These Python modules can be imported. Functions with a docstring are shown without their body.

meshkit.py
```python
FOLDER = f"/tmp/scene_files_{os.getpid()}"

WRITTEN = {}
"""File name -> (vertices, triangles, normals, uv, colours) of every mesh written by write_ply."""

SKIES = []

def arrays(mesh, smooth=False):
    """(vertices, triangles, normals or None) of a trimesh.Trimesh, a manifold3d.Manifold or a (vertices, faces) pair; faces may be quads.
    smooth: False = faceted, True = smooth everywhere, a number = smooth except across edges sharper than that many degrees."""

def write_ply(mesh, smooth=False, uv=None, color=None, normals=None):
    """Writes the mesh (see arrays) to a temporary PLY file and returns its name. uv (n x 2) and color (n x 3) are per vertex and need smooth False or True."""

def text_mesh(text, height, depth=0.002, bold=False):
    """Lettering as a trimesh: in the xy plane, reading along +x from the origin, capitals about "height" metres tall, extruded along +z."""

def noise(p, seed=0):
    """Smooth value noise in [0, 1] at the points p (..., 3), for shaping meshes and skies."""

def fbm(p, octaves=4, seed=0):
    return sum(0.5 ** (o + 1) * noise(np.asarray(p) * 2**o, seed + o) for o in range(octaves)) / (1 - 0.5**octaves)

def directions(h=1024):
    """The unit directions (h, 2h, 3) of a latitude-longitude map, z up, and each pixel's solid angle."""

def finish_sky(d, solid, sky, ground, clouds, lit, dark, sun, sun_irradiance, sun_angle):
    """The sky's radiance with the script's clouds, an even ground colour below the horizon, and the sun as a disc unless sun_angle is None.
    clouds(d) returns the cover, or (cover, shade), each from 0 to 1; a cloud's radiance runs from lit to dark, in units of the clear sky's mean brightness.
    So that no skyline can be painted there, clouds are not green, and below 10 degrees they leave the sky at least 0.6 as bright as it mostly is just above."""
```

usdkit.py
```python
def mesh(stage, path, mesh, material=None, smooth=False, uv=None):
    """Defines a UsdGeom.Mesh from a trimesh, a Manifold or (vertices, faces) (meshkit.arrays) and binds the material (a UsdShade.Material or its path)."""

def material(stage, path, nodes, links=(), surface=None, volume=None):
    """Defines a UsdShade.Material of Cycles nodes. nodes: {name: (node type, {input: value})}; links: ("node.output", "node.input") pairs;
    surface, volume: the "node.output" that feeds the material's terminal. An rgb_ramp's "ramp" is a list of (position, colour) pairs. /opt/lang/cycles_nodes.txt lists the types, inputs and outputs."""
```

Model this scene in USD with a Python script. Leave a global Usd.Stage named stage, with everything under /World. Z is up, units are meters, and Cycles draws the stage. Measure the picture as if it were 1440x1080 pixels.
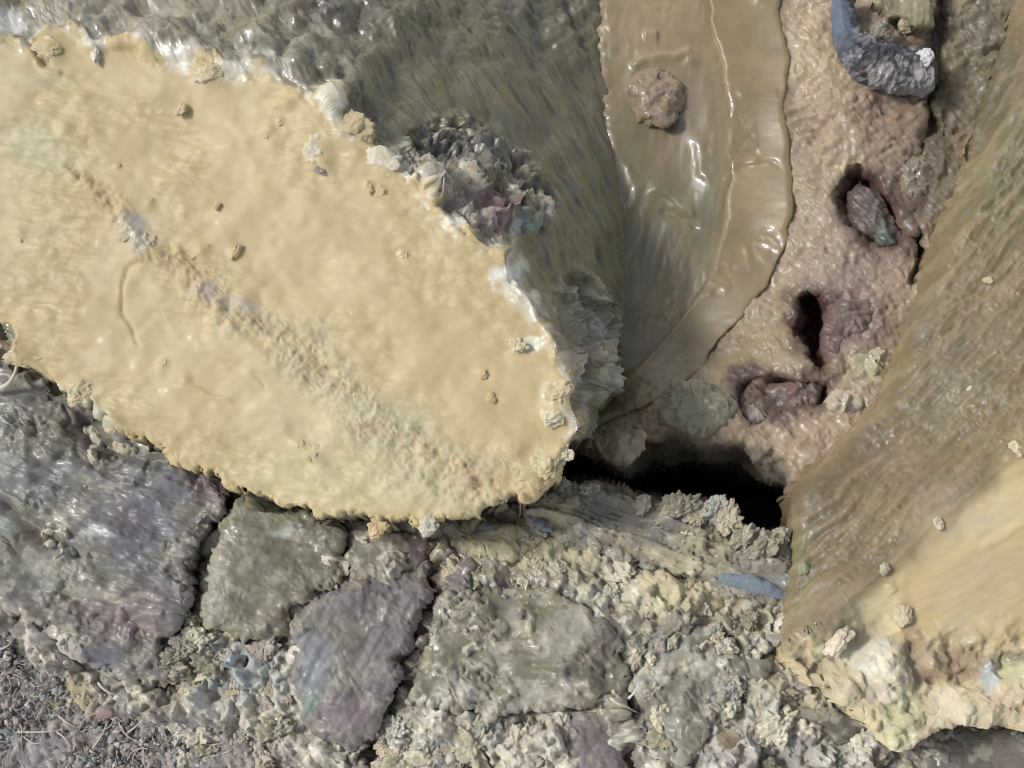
import math, numpy as np, trimesh, usdkit
from scipy import ndimage
from scipy.interpolate import RBFInterpolator
from pxr import Usd, UsdGeom, UsdLux, UsdShade, Sdf, Gf, Vt

stage = Usd.Stage.CreateInMemory()
UsdGeom.SetStageUpAxis(stage, 'Z'); UsdGeom.SetStageMetersPerUnit(stage, 1.0)
UsdGeom.Xform.Define(stage, '/World'); UsdGeom.Scope.Define(stage, '/World/Looks')

# ------------------------------------------------------------------ camera, sky, sun
TILT, TX, DIST, EXPOSURE = math.radians(14), 0.40, 1.5, 1.02
SUN_DIR = np.array([-0.62, 0.08, 0.60]); SUN_DIR /= np.linalg.norm(SUN_DIR)
EYE = np.array([0, -DIST * math.sin(TILT), DIST * math.cos(TILT)])
FWD = np.array([0, math.sin(TILT), -math.cos(TILT)]); UP = np.array([0, math.cos(TILT), math.sin(TILT)])
cam = UsdGeom.Camera.Define(stage, '/World/camera')
cam.AddTranslateOp().Set(Gf.Vec3d(*EYE)); cam.AddRotateXOp().Set(math.degrees(TILT))
cam.CreateHorizontalApertureAttr(36.0); cam.CreateVerticalApertureAttr(27.0); cam.CreateFocalLengthAttr(18.0 / TX)
cam.CreateClippingRangeAttr(Gf.Vec2f(0.05, 100)); cam.CreateExposureAttr(EXPOSURE)

elev = math.asin(SUN_DIR[2]); rot = math.atan2(SUN_DIR[0], SUN_DIR[1])
sky = UsdLux.DomeLight.Define(stage, '/World/sky')
skymat = usdkit.material(stage, '/World/Looks/sky_air', {
    'sky': ('sky_texture', {'sky_type': 'single_scattering', 'sun_disc': False, 'sun_elevation': elev, 'sun_rotation': rot, 'aerosol_density': 2.0}),
    'bw': ('rgb_to_bw', {}), 'tc': ('texture_coordinate', {}), 'n': ('noise_texture', {'scale': 2.2, 'detail': 6, 'roughness': 0.55}),
    'r': ('rgb_ramp', {'ramp': [(0.35, (0.55,) * 3), (0.65, (0.95,) * 3)]}), 'sep': ('separate_color', {}),
    'gain': ('math', {'math_type': 'multiply', 'value2': 1.25}), 'cc': ('combine_color', {}),
    'tint': ('mix', {'mix_type': 'multiply', 'fac': 1.0, 'color2': (0.98, 1.0, 1.0)}),
    'm': ('mix', {}), 'bg': ('background_shader', {'strength': 0.12})},
    [('sky.color', 'bw.color'), ('tc.generated', 'n.vector'), ('n.fac', 'r.fac'), ('bw.val', 'gain.value1'),
     ('gain.value', 'cc.r'), ('gain.value', 'cc.g'), ('gain.value', 'cc.b'), ('cc.color', 'tint.color1'),
     ('r.color', 'sep.color'), ('sep.r', 'm.fac'), ('sky.color', 'm.color1'), ('tint.color', 'm.color2'), ('m.color', 'bg.color')], surface='bg.background')
UsdShade.MaterialBindingAPI.Apply(sky.GetPrim()).Bind(skymat)
sun = UsdLux.DistantLight.Define(stage, '/World/sun')
sun.CreateIntensityAttr(0.40); sun.CreateAngleAttr(10.0); sun.CreateColorAttr(Gf.Vec3f(1.0, 0.97, 0.91)); sun.CreateNormalizeAttr(True)
zax = SUN_DIR; xax = np.cross([0, 1, 0], zax); xax /= np.linalg.norm(xax); yax = np.cross(zax, xax)
sun.AddTransformOp().Set(Gf.Matrix4d(*[float(v) for v in (*xax, 0, *yax, 0, *zax, 0, 0, 0, 0, 1)]))

# ------------------------------------------------------------------ helpers
def at(px, py, z):
    """The point at height z that photograph pixel (px, py) of the 1440 x 1080 layout plan stands for."""
    u = (np.asarray(px, float) - 720) / 720 * TX; v = -(np.asarray(py, float) - 540) / 720 * TX
    d = FWD + u[..., None] * np.array([1.0, 0, 0]) + v[..., None] * UP
    return EYE + d * ((np.asarray(z) - EYE[2]) / d[..., 2])[..., None]

def smooth(a, b, x):
    t = np.clip((x - a) / (b - a), 0, 1); return t * t * (3 - 2 * t)

def c(r, g, b, k=1.5):
    """An albedo from an sRGB colour."""
    x = np.array([r, g, b]) / 255.0
    x = np.where(x < 0.04045, x / 12.92, ((x + 0.055) / 1.055) ** 2.4) / k
    l = x @ np.array([.25, .65, .10]); return l + (x - l) * 0.80

_L = 48
_coef = [ndimage.spline_filter(np.random.default_rng(900 + i).normal(0, 1, (_L, _L, _L)), order=2, mode='grid-wrap') for i in range(3)]
def noise(p, seed=0):
    """Band-limited noise, about -1..1."""
    off = np.random.default_rng(seed).uniform(0, _L, 3)
    q = (np.asarray(p) + off).T.reshape(3, -1)
    return ndimage.map_coordinates(_coef[seed % 3], q, order=2, mode='grid-wrap', prefilter=False) * 0.9
def fbm(p, octaves=4, seed=0, gain=0.5, lac=2.03):
    a, out, tot = 1.0, 0, 0
    for o in range(octaves):
        out = out + a * noise(p * lac ** o, seed * 17 + o); tot += a; a *= gain
    return out / tot * 1.3
_hash = np.random.default_rng(5).uniform(0, 1, (5, 256, 256))
def cobbles(x, y, size, seed=0, fill=0.75, rmin=0.35):
    """Rounded lumps of mixed size, height 0..1 (in units of size), from a jittered grid."""
    gx, gy = x / size + seed * 7.31, y / size + seed * 3.77
    ix, iy = np.floor(gx).astype(int), np.floor(gy).astype(int)
    out = np.zeros_like(gx)
    for dx in (-1, 0, 1):
        for dy in (-1, 0, 1):
            a, b = (ix + dx) & 255, (iy + dy) & 255
            cx, cy = ix + dx + _hash[0, a, b], iy + dy + _hash[1, a, b]
            r = rmin + (0.95 - rmin) * _hash[2, a, b] ** 1.5
            d2 = ((gx - cx) ** 2 + (gy - cy) ** 2) / r ** 2
            h = np.sqrt(np.clip(1 - d2, 0, 1)) * r * (0.5 + 0.6 * _hash[3, a, b]) * (_hash[4, a, b] < fill)
            out = np.maximum(out, h)
    return out

PX = 2 * TX * DIST / 1440
FX0, FY0, FS = -320, -320, 4.0
_fx, _fy = np.meshgrid(np.arange(FX0, 1764, FS), np.arange(FY0, 1404, FS))
def lookup(field, px, py):
    return ndimage.map_coordinates(field, [(np.asarray(py) - FY0) / FS, (np.asarray(px) - FX0) / FS], order=1, mode='nearest')
def seg_dist(P, X, Y, closed):
    P = np.asarray(P, float); d = np.full(X.shape, 1e9)
    n = len(P); inside = np.zeros(X.shape, bool); par = np.zeros(X.shape); best = d.copy()
    for i in range(n if closed else n - 1):
        a, b = P[i], P[(i + 1) % n]; ab = b - a
        t = np.clip(((X - a[0]) * ab[0] + (Y - a[1]) * ab[1]) / max(ab @ ab, 1e-9), 0, 1)
        q = (X - a[0] - t * ab[0]) ** 2 + (Y - a[1] - t * ab[1]) ** 2
        par = np.where(q < d, (i + t) / max(n - 1, 1), par); d = np.minimum(d, q)
        if closed:
            cross = ((a[1] > Y) != (b[1] > Y)) & (X < (b[0] - a[0]) * (Y - a[1]) / (b[1] - a[1] + 1e-12) + a[0])
            inside ^= cross
    return np.where(inside, -1, 1) * np.sqrt(d), par
def sdf(P):
    f = seg_dist(P, _fx, _fy, True)[0]
    return lambda px, py: lookup(f, px, py)
def line(P):
    """(distance to, position 0..1 along) an open polyline."""
    f, g = seg_dist(P, _fx, _fy, False)
    return lambda px, py: (lookup(f, px, py), lookup(g, px, py))

used = {}
def numbered(path):
    n = used.get(path, 0); used[path] = n + 1
    return path if n == 0 else f'{path}_{n:03d}'
def tag(prim, label=None, cat=None, group=None, kind=None):
    for k, v in (('label', label), ('category', cat), ('group', group), ('kind', kind)):
        if v: prim.SetCustomDataByKey(k, v)
    return prim
def thing(name, label, cat, group=None, loc=(0, 0, 0)):
    x = UsdGeom.Xform.Define(stage, numbered('/World/' + name))
    if any(loc): x.AddTranslateOp().Set(Gf.Vec3d(*map(float, loc)))
    return tag(x.GetPrim(), label, cat, group)
def put(name, v, f, mat, parent=None, tone=None, wet=None, label=None, base=(0, 0, 0)):
    path = numbered((str(parent.GetPath()) if parent else '/World') + '/' + name)
    m = usdkit.mesh(stage, path, (np.asarray(v) - np.asarray(base), f), mat, smooth=True)
    api = UsdGeom.PrimvarsAPI(m)
    n = len(v)
    tone = np.broadcast_to(np.asarray(tone if tone is not None else (0.3, 0.26, 0.18), float), (n, 3))
    wet = np.broadcast_to(np.asarray(0.2 if wet is None else wet, float), (n,))
    api.CreatePrimvar('tone', Sdf.ValueTypeNames.Color3fArray, 'vertex').Set(Vt.Vec3fArray.FromNumpy(np.ascontiguousarray(tone, np.float32)))
    api.CreatePrimvar('wet', Sdf.ValueTypeNames.FloatArray, 'vertex').Set(Vt.FloatArray.FromNumpy(np.ascontiguousarray(wet, np.float32)))
    p = m.GetPrim()
    if label: p.SetCustomDataByKey('label', label)
    return p

def mud(name, fine=420.0, mid=110.0, bump=0.0016, var=0.16, stretch=None, random=0.0, hue=0.5):
    nodes = {'a': ('attribute', {'attribute': 'tone'}), 'w': ('attribute', {'attribute': 'wet'}), 'g': ('geometry', {}),
        'map': ('mapping', {'rotation': (0, 0, stretch[0]) if stretch else (0, 0, 0), 'scale': (1, 1, 1)}),
        'map2': ('mapping', {'scale': (1.0, stretch[1], 1.0) if stretch else (1, 1, 1)}),
        'n1': ('noise_texture', {'scale': 16.0, 'detail': 7, 'roughness': 0.6}),
        'n2': ('noise_texture', {'scale': mid, 'detail': 7, 'roughness': 0.62, 'distortion': 0.25}),
        'n3': ('noise_texture', {'scale': fine, 'detail': 4, 'roughness': 0.6}),
        'n4': ('noise_texture', {'scale': 38.0, 'detail': 4, 'roughness': 0.6}),
        'r1': ('map_range', {'from_min': 0.3, 'from_max': 0.7, 'to_min': 1 - var, 'to_max': 1 + var}),
        'r2': ('map_range', {'from_min': 0.3, 'from_max': 0.7, 'to_min': 1 - var * 0.9, 'to_max': 1 + var * 0.9}),
        'mul': ('math', {'math_type': 'multiply'}), 'cc': ('combine_color', {}),
        'oi': ('object_info', {}), 'ro': ('map_range', {'to_min': 1 - random, 'to_max': 1 + random}), 'mulr': ('math', {'math_type': 'multiply'}),
        'm1': ('mix', {'mix_type': 'multiply', 'fac': 1.0}),
        'hue': ('rgb_ramp', {'ramp': [(0.32, (0.90, 1.0, 1.06)), (0.5, (1, 1, 1)), (0.68, (1.08, 0.99, 0.92))]}),
        'm2': ('mix', {'mix_type': 'multiply', 'fac': hue}),
        'h1': ('math', {'math_type': 'multiply_add', 'value2': 0.45}),
        'b': ('bump', {'strength': 0.9, 'distance': bump}),
        'bc': ('bump', {'strength': 0.5, 'distance': bump * 0.7}),
        'rw': ('math', {'math_type': 'multiply_add', 'value2': 0.35, 'value3': -0.17}), 'rs': ('math', {'math_type': 'add'}),
        'rough': ('map_range', {'from_min': 0.0, 'from_max': 1.0, 'to_min': 0.85, 'to_max': 0.24, 'clamp': True}),
        'coat': ('map_range', {'from_min': 0.45, 'from_max': 1.0, 'to_min': 0.0, 'to_max': 0.9, 'clamp': True}),
        'p': ('principled_bsdf', {'coat_roughness': 0.11, 'diffuse_roughness': 0.6, 'specular_ior_level': 0.45})}
    links = [('g.position', 'map.vector'), ('map.vector', 'map2.vector')] + [('map2.vector', f'n{i}.vector') for i in (1, 2, 3, 4)] + [
        ('n1.fac', 'r1.value'), ('n2.fac', 'r2.value'), ('r1.result', 'mul.value1'), ('r2.result', 'mul.value2'),
        ('oi.random', 'ro.value'), ('ro.result', 'mulr.value1'), ('mul.value', 'mulr.value2'),
        ('mulr.value', 'cc.r'), ('mulr.value', 'cc.g'), ('mulr.value', 'cc.b'), ('a.color', 'm1.color1'), ('cc.color', 'm1.color2'),
        ('n4.fac', 'hue.fac'), ('m1.color', 'm2.color1'), ('hue.color', 'm2.color2'), ('m2.color', 'p.base_color'),
        ('n3.fac', 'h1.value1'), ('n2.fac', 'h1.value3'), ('h1.value', 'b.height'), ('b.normal', 'p.normal'), ('n2.fac', 'bc.height'), ('bc.normal', 'p.coat_normal'),
        ('n1.fac', 'rw.value1'), ('rw.value', 'rs.value1'), ('w.fac', 'rs.value2'), ('rs.value', 'rough.value'), ('rs.value', 'coat.value'),
        ('rough.result', 'p.roughness'), ('coat.result', 'p.coat_weight')]
    return usdkit.material(stage, '/World/Looks/' + name, nodes, links, surface='p.BSDF')
M = {'smooth_clay': mud('smooth_clay', fine=520, mid=70, bump=0.00035, var=0.045, stretch=(0.10, 2.6), hue=0.16),
     'wet_clay': mud('wet_clay', fine=260, mid=42, bump=0.0005, var=0.10, hue=0.3),
     'mud_film': mud('mud_film', fine=300, mid=60, bump=0.0005, var=0.16, hue=0.4),
     'streaky_clay': mud('streaky_clay', fine=460, mid=120, bump=0.0010, var=0.13, hue=0.4),
     'rough_clay': mud('rough_clay', fine=460, mid=120, bump=0.0015, var=0.17, hue=0.4),
     'dry_crust': mud('dry_crust', fine=460, mid=150, bump=0.0018, var=0.20, hue=0.4),
     'loose_clod': mud('loose_clod', fine=620, mid=210, bump=0.0016, var=0.20, random=0.20),
     'stone': mud('stone', fine=700, mid=260, bump=0.0012, var=0.22),
     'straw': mud('straw', fine=900, mid=300, bump=0.0002, var=0.10, random=0.2)}

def grid_faces(ok):
    h, w = ok.shape; i = np.arange(h * w).reshape(h, w)
    q = np.stack([i[:-1, :-1], i[1:, :-1], i[1:, 1:], i[:-1, 1:]], -1)
    q = q[ok[:-1, :-1] & ok[1:, :-1] & ok[1:, 1:] & ok[:-1, 1:]].reshape(-1, 4)
    return np.vstack([q[:, [0, 1, 2]], q[:, [0, 2, 3]]])
def normals(v, f):
    n = np.zeros_like(v); fn = np.cross(v[f[:, 1]] - v[f[:, 0]], v[f[:, 2]] - v[f[:, 0]])
    for k in range(3): np.add.at(n, f[:, k], fn)
    return n / np.maximum(np.linalg.norm(n, axis=1, keepdims=True), 1e-12)

class Sheet:
    """A mound or a face of clay: a fine grid over its outline, raised to z, pushed out along its own normal; a skirt closes its sides."""
    def __init__(s, outline, z, push=None, step=2.0, rag=6.0, ragsize=0.02, roll=10.0, rollh=0.012, skirt=0.06, inward=10.0, seed=0, jitter=0.0, jsize=0.01, hole=None):
        f = outline if callable(outline) else sdf(outline)
        if callable(outline): x0, y0, x1, y1 = -200, -200, 1640, 1280
        else:
            P = np.asarray(outline); x0, y0 = np.maximum(P.min(0) - 3 * rag - 4, -220); x1, y1 = np.minimum(P.max(0) + 3 * rag + 4, (1660, 1300))
        X, Y = np.meshgrid(np.arange(x0, x1, step), np.arange(y0, y1, step))
        p0 = at(X, Y, np.zeros(X.shape)).reshape(-1, 3)
        S = f(X, Y) + (rag * fbm(p0 / ragsize, 4, seed + 3, 0.6)).reshape(X.shape) if rag else f(X, Y)
        ok = S < 0
        grow = ndimage.binary_dilation(ok, iterations=1)
        gy, gx = np.gradient(S, step); g2 = np.maximum(np.hypot(gx, gy), 0.3)
        mv = np.where(grow & ~ok, np.minimum(S, 1.5 * step), 0)
        X = X - gx / g2 * mv; Y = Y - gy / g2 * mv
        faces = grid_faces(grow)
        keep, inv = np.unique(faces, return_inverse=True); faces = inv.reshape(-1, 3)
        s.px, s.py, s.S = X.ravel()[keep], Y.ravel()[keep], np.minimum(S.ravel()[keep], 0)
        gx, gy = (gx / g2).ravel()[keep], (gy / g2).ravel()[keep]
        zz = z(s.px, s.py)
        if roll: zz = zz - rollh * (1 - np.sqrt(np.clip(1 - (1 - np.clip(-s.S / roll, 0, 1)) ** 2, 0, 1)))
        s.v = at(s.px, s.py, zz); s.f = faces; s.n = normals(s.v, faces)
        if push is not None:
            d = push(s) * (.35 + .65 * smooth(0, -9, s.S) if rag else 1)
            s.v = s.v + s.n * d[:, None]
        if callable(jitter): jitter = jitter(s)
        if np.ndim(jitter) or jitter:
            j = np.stack([fbm(s.v / jsize, 3, seed + 40 + k) for k in range(3)], 1); s.v = s.v + j * (jitter if np.ndim(jitter) == 0 else jitter[:, None])
        s.nbase = len(s.v)
        if skirt:
            e = np.sort(np.vstack([faces[:, [0, 1]], faces[:, [1, 2]], faces[:, [2, 0]]]), 1)
            d = np.vstack([faces[:, [0, 1]], faces[:, [1, 2]], faces[:, [2, 0]]])
            key = e[:, 0].astype(np.int64) * len(s.v) + e[:, 1]
            u, idx, cnt = np.unique(key, return_index=True, return_counts=True)
            d = d[idx[cnt == 1]]
            b = np.unique(d); pos = np.full(len(s.v), -1); pos[b] = np.arange(len(b))
            prev = b; wn = noise(s.v[b] / 0.012, seed + 77)
            pxl = 2 * TX * DIST / 1440
            for k, (dn, inn) in enumerate(((0.12, 0.0), (0.35, 0.5), (0.7, 1.0), (1.0, 1.1))):
                add = s.v[b] + np.stack([-gx[b], gy[b], 0 * gx[b]], 1) * ((inn * inward * (0.8 + 0.5 * wn)) * pxl)[:, None] - np.array([0, 0, 1.0]) * dn * skirt
                new = len(s.v) + np.arange(len(b)); s.v = np.vstack([s.v, add])
                A, B = prev[pos[d[:, 0]]], prev[pos[d[:, 1]]]; C, D = new[pos[d[:, 0]]], new[pos[d[:, 1]]]
                s.f = np.vstack([s.f, np.stack([B, A, C], 1), np.stack([B, C, D], 1)]); prev = new
            for a in ('px', 'py', 'S'):
                setattr(s, a, np.concatenate([getattr(s, a)] + [getattr(s, a)[b]] * 4))
        s.wx = s.px + 9 * fbm(s.v / 0.03, 4, 71); s.wy = s.py + 9 * fbm(s.v / 0.03, 4, 72)
        s.tone = np.zeros((len(s.v), 3)); s.wet = np.full(len(s.v), 0.25)
    def base(s, col, wet=0.25): s.tone[:] = col; s.wet[:] = wet; return s
    def mix(s, m, col, wet=None):
        m = np.clip(m, 0, 1)
        s.tone = s.tone * (1 - m[:, None]) + np.asarray(col) * m[:, None]
        if wet is not None: s.wet = s.wet * (1 - m) + wet * m
        return s
    def dab(s, cx, cy, rx, ry, ang, col, k=1.0, wet=None, soft=0.6):
        a = math.radians(ang); x, y = s.wx - cx, s.wy - cy
        q = np.hypot((x * math.cos(a) + y * math.sin(a)) / rx, (-x * math.sin(a) + y * math.cos(a)) / ry)
        return s.mix(k * (1 - smooth(1 - soft, 1 + soft * 0.6, q)), col, wet)
    def mottle(s, size, seed, col, lo=0.1, hi=0.6, k=1.0, wet=None):
        return s.mix(k * smooth(lo, hi, fbm(s.v / size, 5, seed, 0.6)), col, wet)
    def split(s, masks):
        """Faces by vertex mask, first match wins; the last part takes the rest."""
        left = np.ones(len(s.f), bool); out = []
        for m in masks:
            hit = left & (m[s.f].sum(1) >= 2); out.append(s.f[hit]); left &= ~hit
        return out + [s.f[left]]
    def emit(s, name, mat, parent=None, faces=None, label=None):
        f = s.f if faces is None else faces
        keep, inv = np.unique(f, return_inverse=True)
        return put(name, s.v[keep], inv.reshape(-1, 3), mat, parent, s.tone[keep], s.wet[keep], label)
def ell(cx, cy, rx, ry, ang=0, n=28):
    a = math.radians(ang); t = np.linspace(0, 2 * math.pi, n, endpoint=False)
    x, y = rx * np.cos(t), ry * np.sin(t)
    return np.stack([cx + x * math.cos(a) - y * math.sin(a), cy + x * math.sin(a) + y * math.cos(a)], 1)
def streaks(v, ang, along, across, octaves=4, seed=0):
    """Noise drawn out along the direction ang (degrees, in the xy plane)."""
    a = math.radians(ang); d = v[:, 0] * math.cos(a) + v[:, 1] * math.sin(a); e = -v[:, 0] * math.sin(a) + v[:, 1] * math.cos(a)
    return fbm(np.stack([d / along, e / across, v[:, 2] / across * 0.7], 1), octaves, seed, 0.55)
def ridge(s, P, width, h, wob=4.0):
    d, t = line(P)(s.px[:len(s.v)] + wob * noise(s.v / 0.02, 11), s.py[:len(s.v)] + wob * noise(s.v / 0.02, 12))
    return h * np.exp(-(d / width) ** 2) * smooth(-0.02, 0.15, t) * smooth(1.02, 0.85, t)

# ------------------------------------------------------------------ the ground: gully, bank, foreground bed
CTRL = np.array([(950,-200,-.085),(940,100,-.10),(930,300,-.115),(900,450,-.125),(850,570,-.125),(1060,-200,-.095),(1060,50,-.105),(1070,200,-.112),(1060,350,-.12),(980,480,-.125),
 (1115,50,-.085),(1125,200,-.088),(1112,350,-.095),(1050,440,-.10),(1000,530,-.095),(1200,-200,-.06),(1180,100,-.062),(1200,200,-.06),(1180,400,-.062),(1100,500,-.066),(1280,200,-.075),(1310,60,-.10),
 (1330,130,-.10),(1360,-100,-.08),(1250,450,-.065),(1200,560,-.052),(1150,630,-.045),(1080,600,-.05),(980,575,-.05),(870,625,-.055),(800,720,-.012),(950,740,-.008),(1080,800,0),(1080,900,.0),
 (600,850,0),(300,850,-.005),(100,650,-.01),(100,900,-.005),(-200,600,-.01),(-200,1280,-.03),(0,1080,-.02),(200,1040,-.015),(400,1080,0),(600,1080,0),(900,1080,.005),(1200,1040,.0),(1400,1080,-.02),(1640,1280,-.02),(900,1280,0),(400,1280,-.01),
 (1400,500,-.07),(1640,200,-.08),(1640,700,-.06),(1300,850,-.04),(300,300,-.06),(0,0,-.06),(-200,-200,-.08),(600,300,-.10),(700,100,-.12),(600,-200,-.12),(500,560,-.05),(720,560,-.08),(1500,-200,-.09)], float)
_rb = RBFInterpolator(CTRL[:, :2], CTRL[:, 2], kernel='linear', smoothing=0.0)
_gz = ndimage.gaussian_filter(_rb(np.stack([_fx[::4, ::4].ravel(), _fy[::4, ::4].ravel()], 1)).reshape(_fx[::4, ::4].shape), 1.2)
def ground_base(px, py):
    return ndimage.map_coordinates(_gz, [(py - FY0) / (4 * FS), (px - FX0) / (4 * FS)], order=3, mode='nearest')
HOLE = [(762,690),(770,648),(796,626),(840,638),(868,654),(895,664),(930,658),(965,654),(1010,662),(1060,668),(1112,674),(1125,700),(1120,752),(1075,762),(1040,752),(1020,722),(975,710),(945,715),(905,708),(870,694),(835,690),(805,680)]
HOLLOW = [(872,690),(880,640),(900,606),(950,600),(1000,612),(1040,616),(1085,630),(1122,666),(1122,730),(1000,720)]
HOLE1 = [(1104,445),(1118,412),(1142,402),(1164,412),(1176,450),(1172,500),(1160,526),(1138,510),(1114,485)]
HOLE2 = [(1168,278),(1190,244),(1215,230),(1242,248),(1264,290),(1280,335),(1264,360),(1232,350),(1200,336),(1176,312)]
POCKET = [(1028,535),(1060,522),(1110,528),(1165,528),(1170,560),(1120,575),(1060,585),(1035,578)]
NOTCH = [(1275,330),(1292,305),(1305,330),(1296,395),(1280,392),(1284,350)]
SLOT = [(1312,-60),(1328,-60),(1330,90),(1322,190),(1290,235),(1296,180),(1314,120)]
hole_f, hole1_f, hole2_f, pocket_f, notch_f, slot_f, hollow_f = map(sdf, (HOLE, HOLE1, HOLE2, POCKET, NOTCH, SLOT, HOLLOW))
pit = [(hollow_f, 0.20, 56), (hole_f, 0.42, 26), (hole1_f, 0.12, 20), (hole2_f, 0.055, 22), (pocket_f, 0.050, 24), (notch_f, 0.07, 10), (slot_f, 0.04, 14)]
CRACKS = [([(335,690),(305,735),(278,770),(264,830),(255,880),(245,950)], .09, 13), ([(612,790),(598,830),(585,885),(562,940),(540,1000),(525,1070)], .04, 11), ([(888,950),(882,1000),(878,1090)], .025, 7), ([(480,740),(484,800),(420,840)], .006, 6)]
crack_f = [(line(P), d, w) for P, d, w in CRACKS]
def ground_z(px, py):
    z = ground_base(px, py)
    wx = px + 7 * noise(np.stack([px / 26, py / 26, 0 * px], 1), 5); wy = py + 7 * noise(np.stack([px / 26, py / 26, 0 * px], 1), 6)
    for f, d, w in pit:
        z = z - d * smooth(3, -w, f(wx, wy)) ** 1.3
    # the far wall of the big hole slopes in more gently
    for f, d, w in crack_f:
        q, t = f(wx, wy); z = z - d * np.exp(-(q / w) ** 2)
    return z
FORE = [(-300,520),(60,560),(330,690),(640,730),(760,690),(900,715),(1100,760),(1110,900),(1200,1000),(1660,1040),(1700,1400),(-320,1400)]
fore_f = sdf(FORE)
SOIL = [(-320,840),(20,880),(60,930),(150,990),(260,1010),(340,1040),(400,1090),(440,1400),(-320,1400)]
soil_f = sdf(SOIL)
RUNNEL = [(1000,-260),(1000,30),(1018,90),(1024,180),(1026,250),(1018,320),(1000,380),(970,430),(920,490),(860,545),(825,590),(820,612),(860,590),(930,560),(985,520),(1010,480),(1040,450),(1080,400),(1108,340),(1116,280),(1110,210),(1102,150),(1112,90),(1098,30),(1090,-260)]
GULLY = [(835,-260),(845,60),(852,200),(868,320),(858,460),(836,560),(820,610),(860,600),(930,560),(985,520),(1010,480),(1080,400),(1116,280),(1110,90),(1098,-260)]
gully_f = sdf(GULLY)
PLANTER = [(1225,-260),(1228,5),(1250,28),(1285,40),(1312,40),(1318,-260)]
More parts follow.
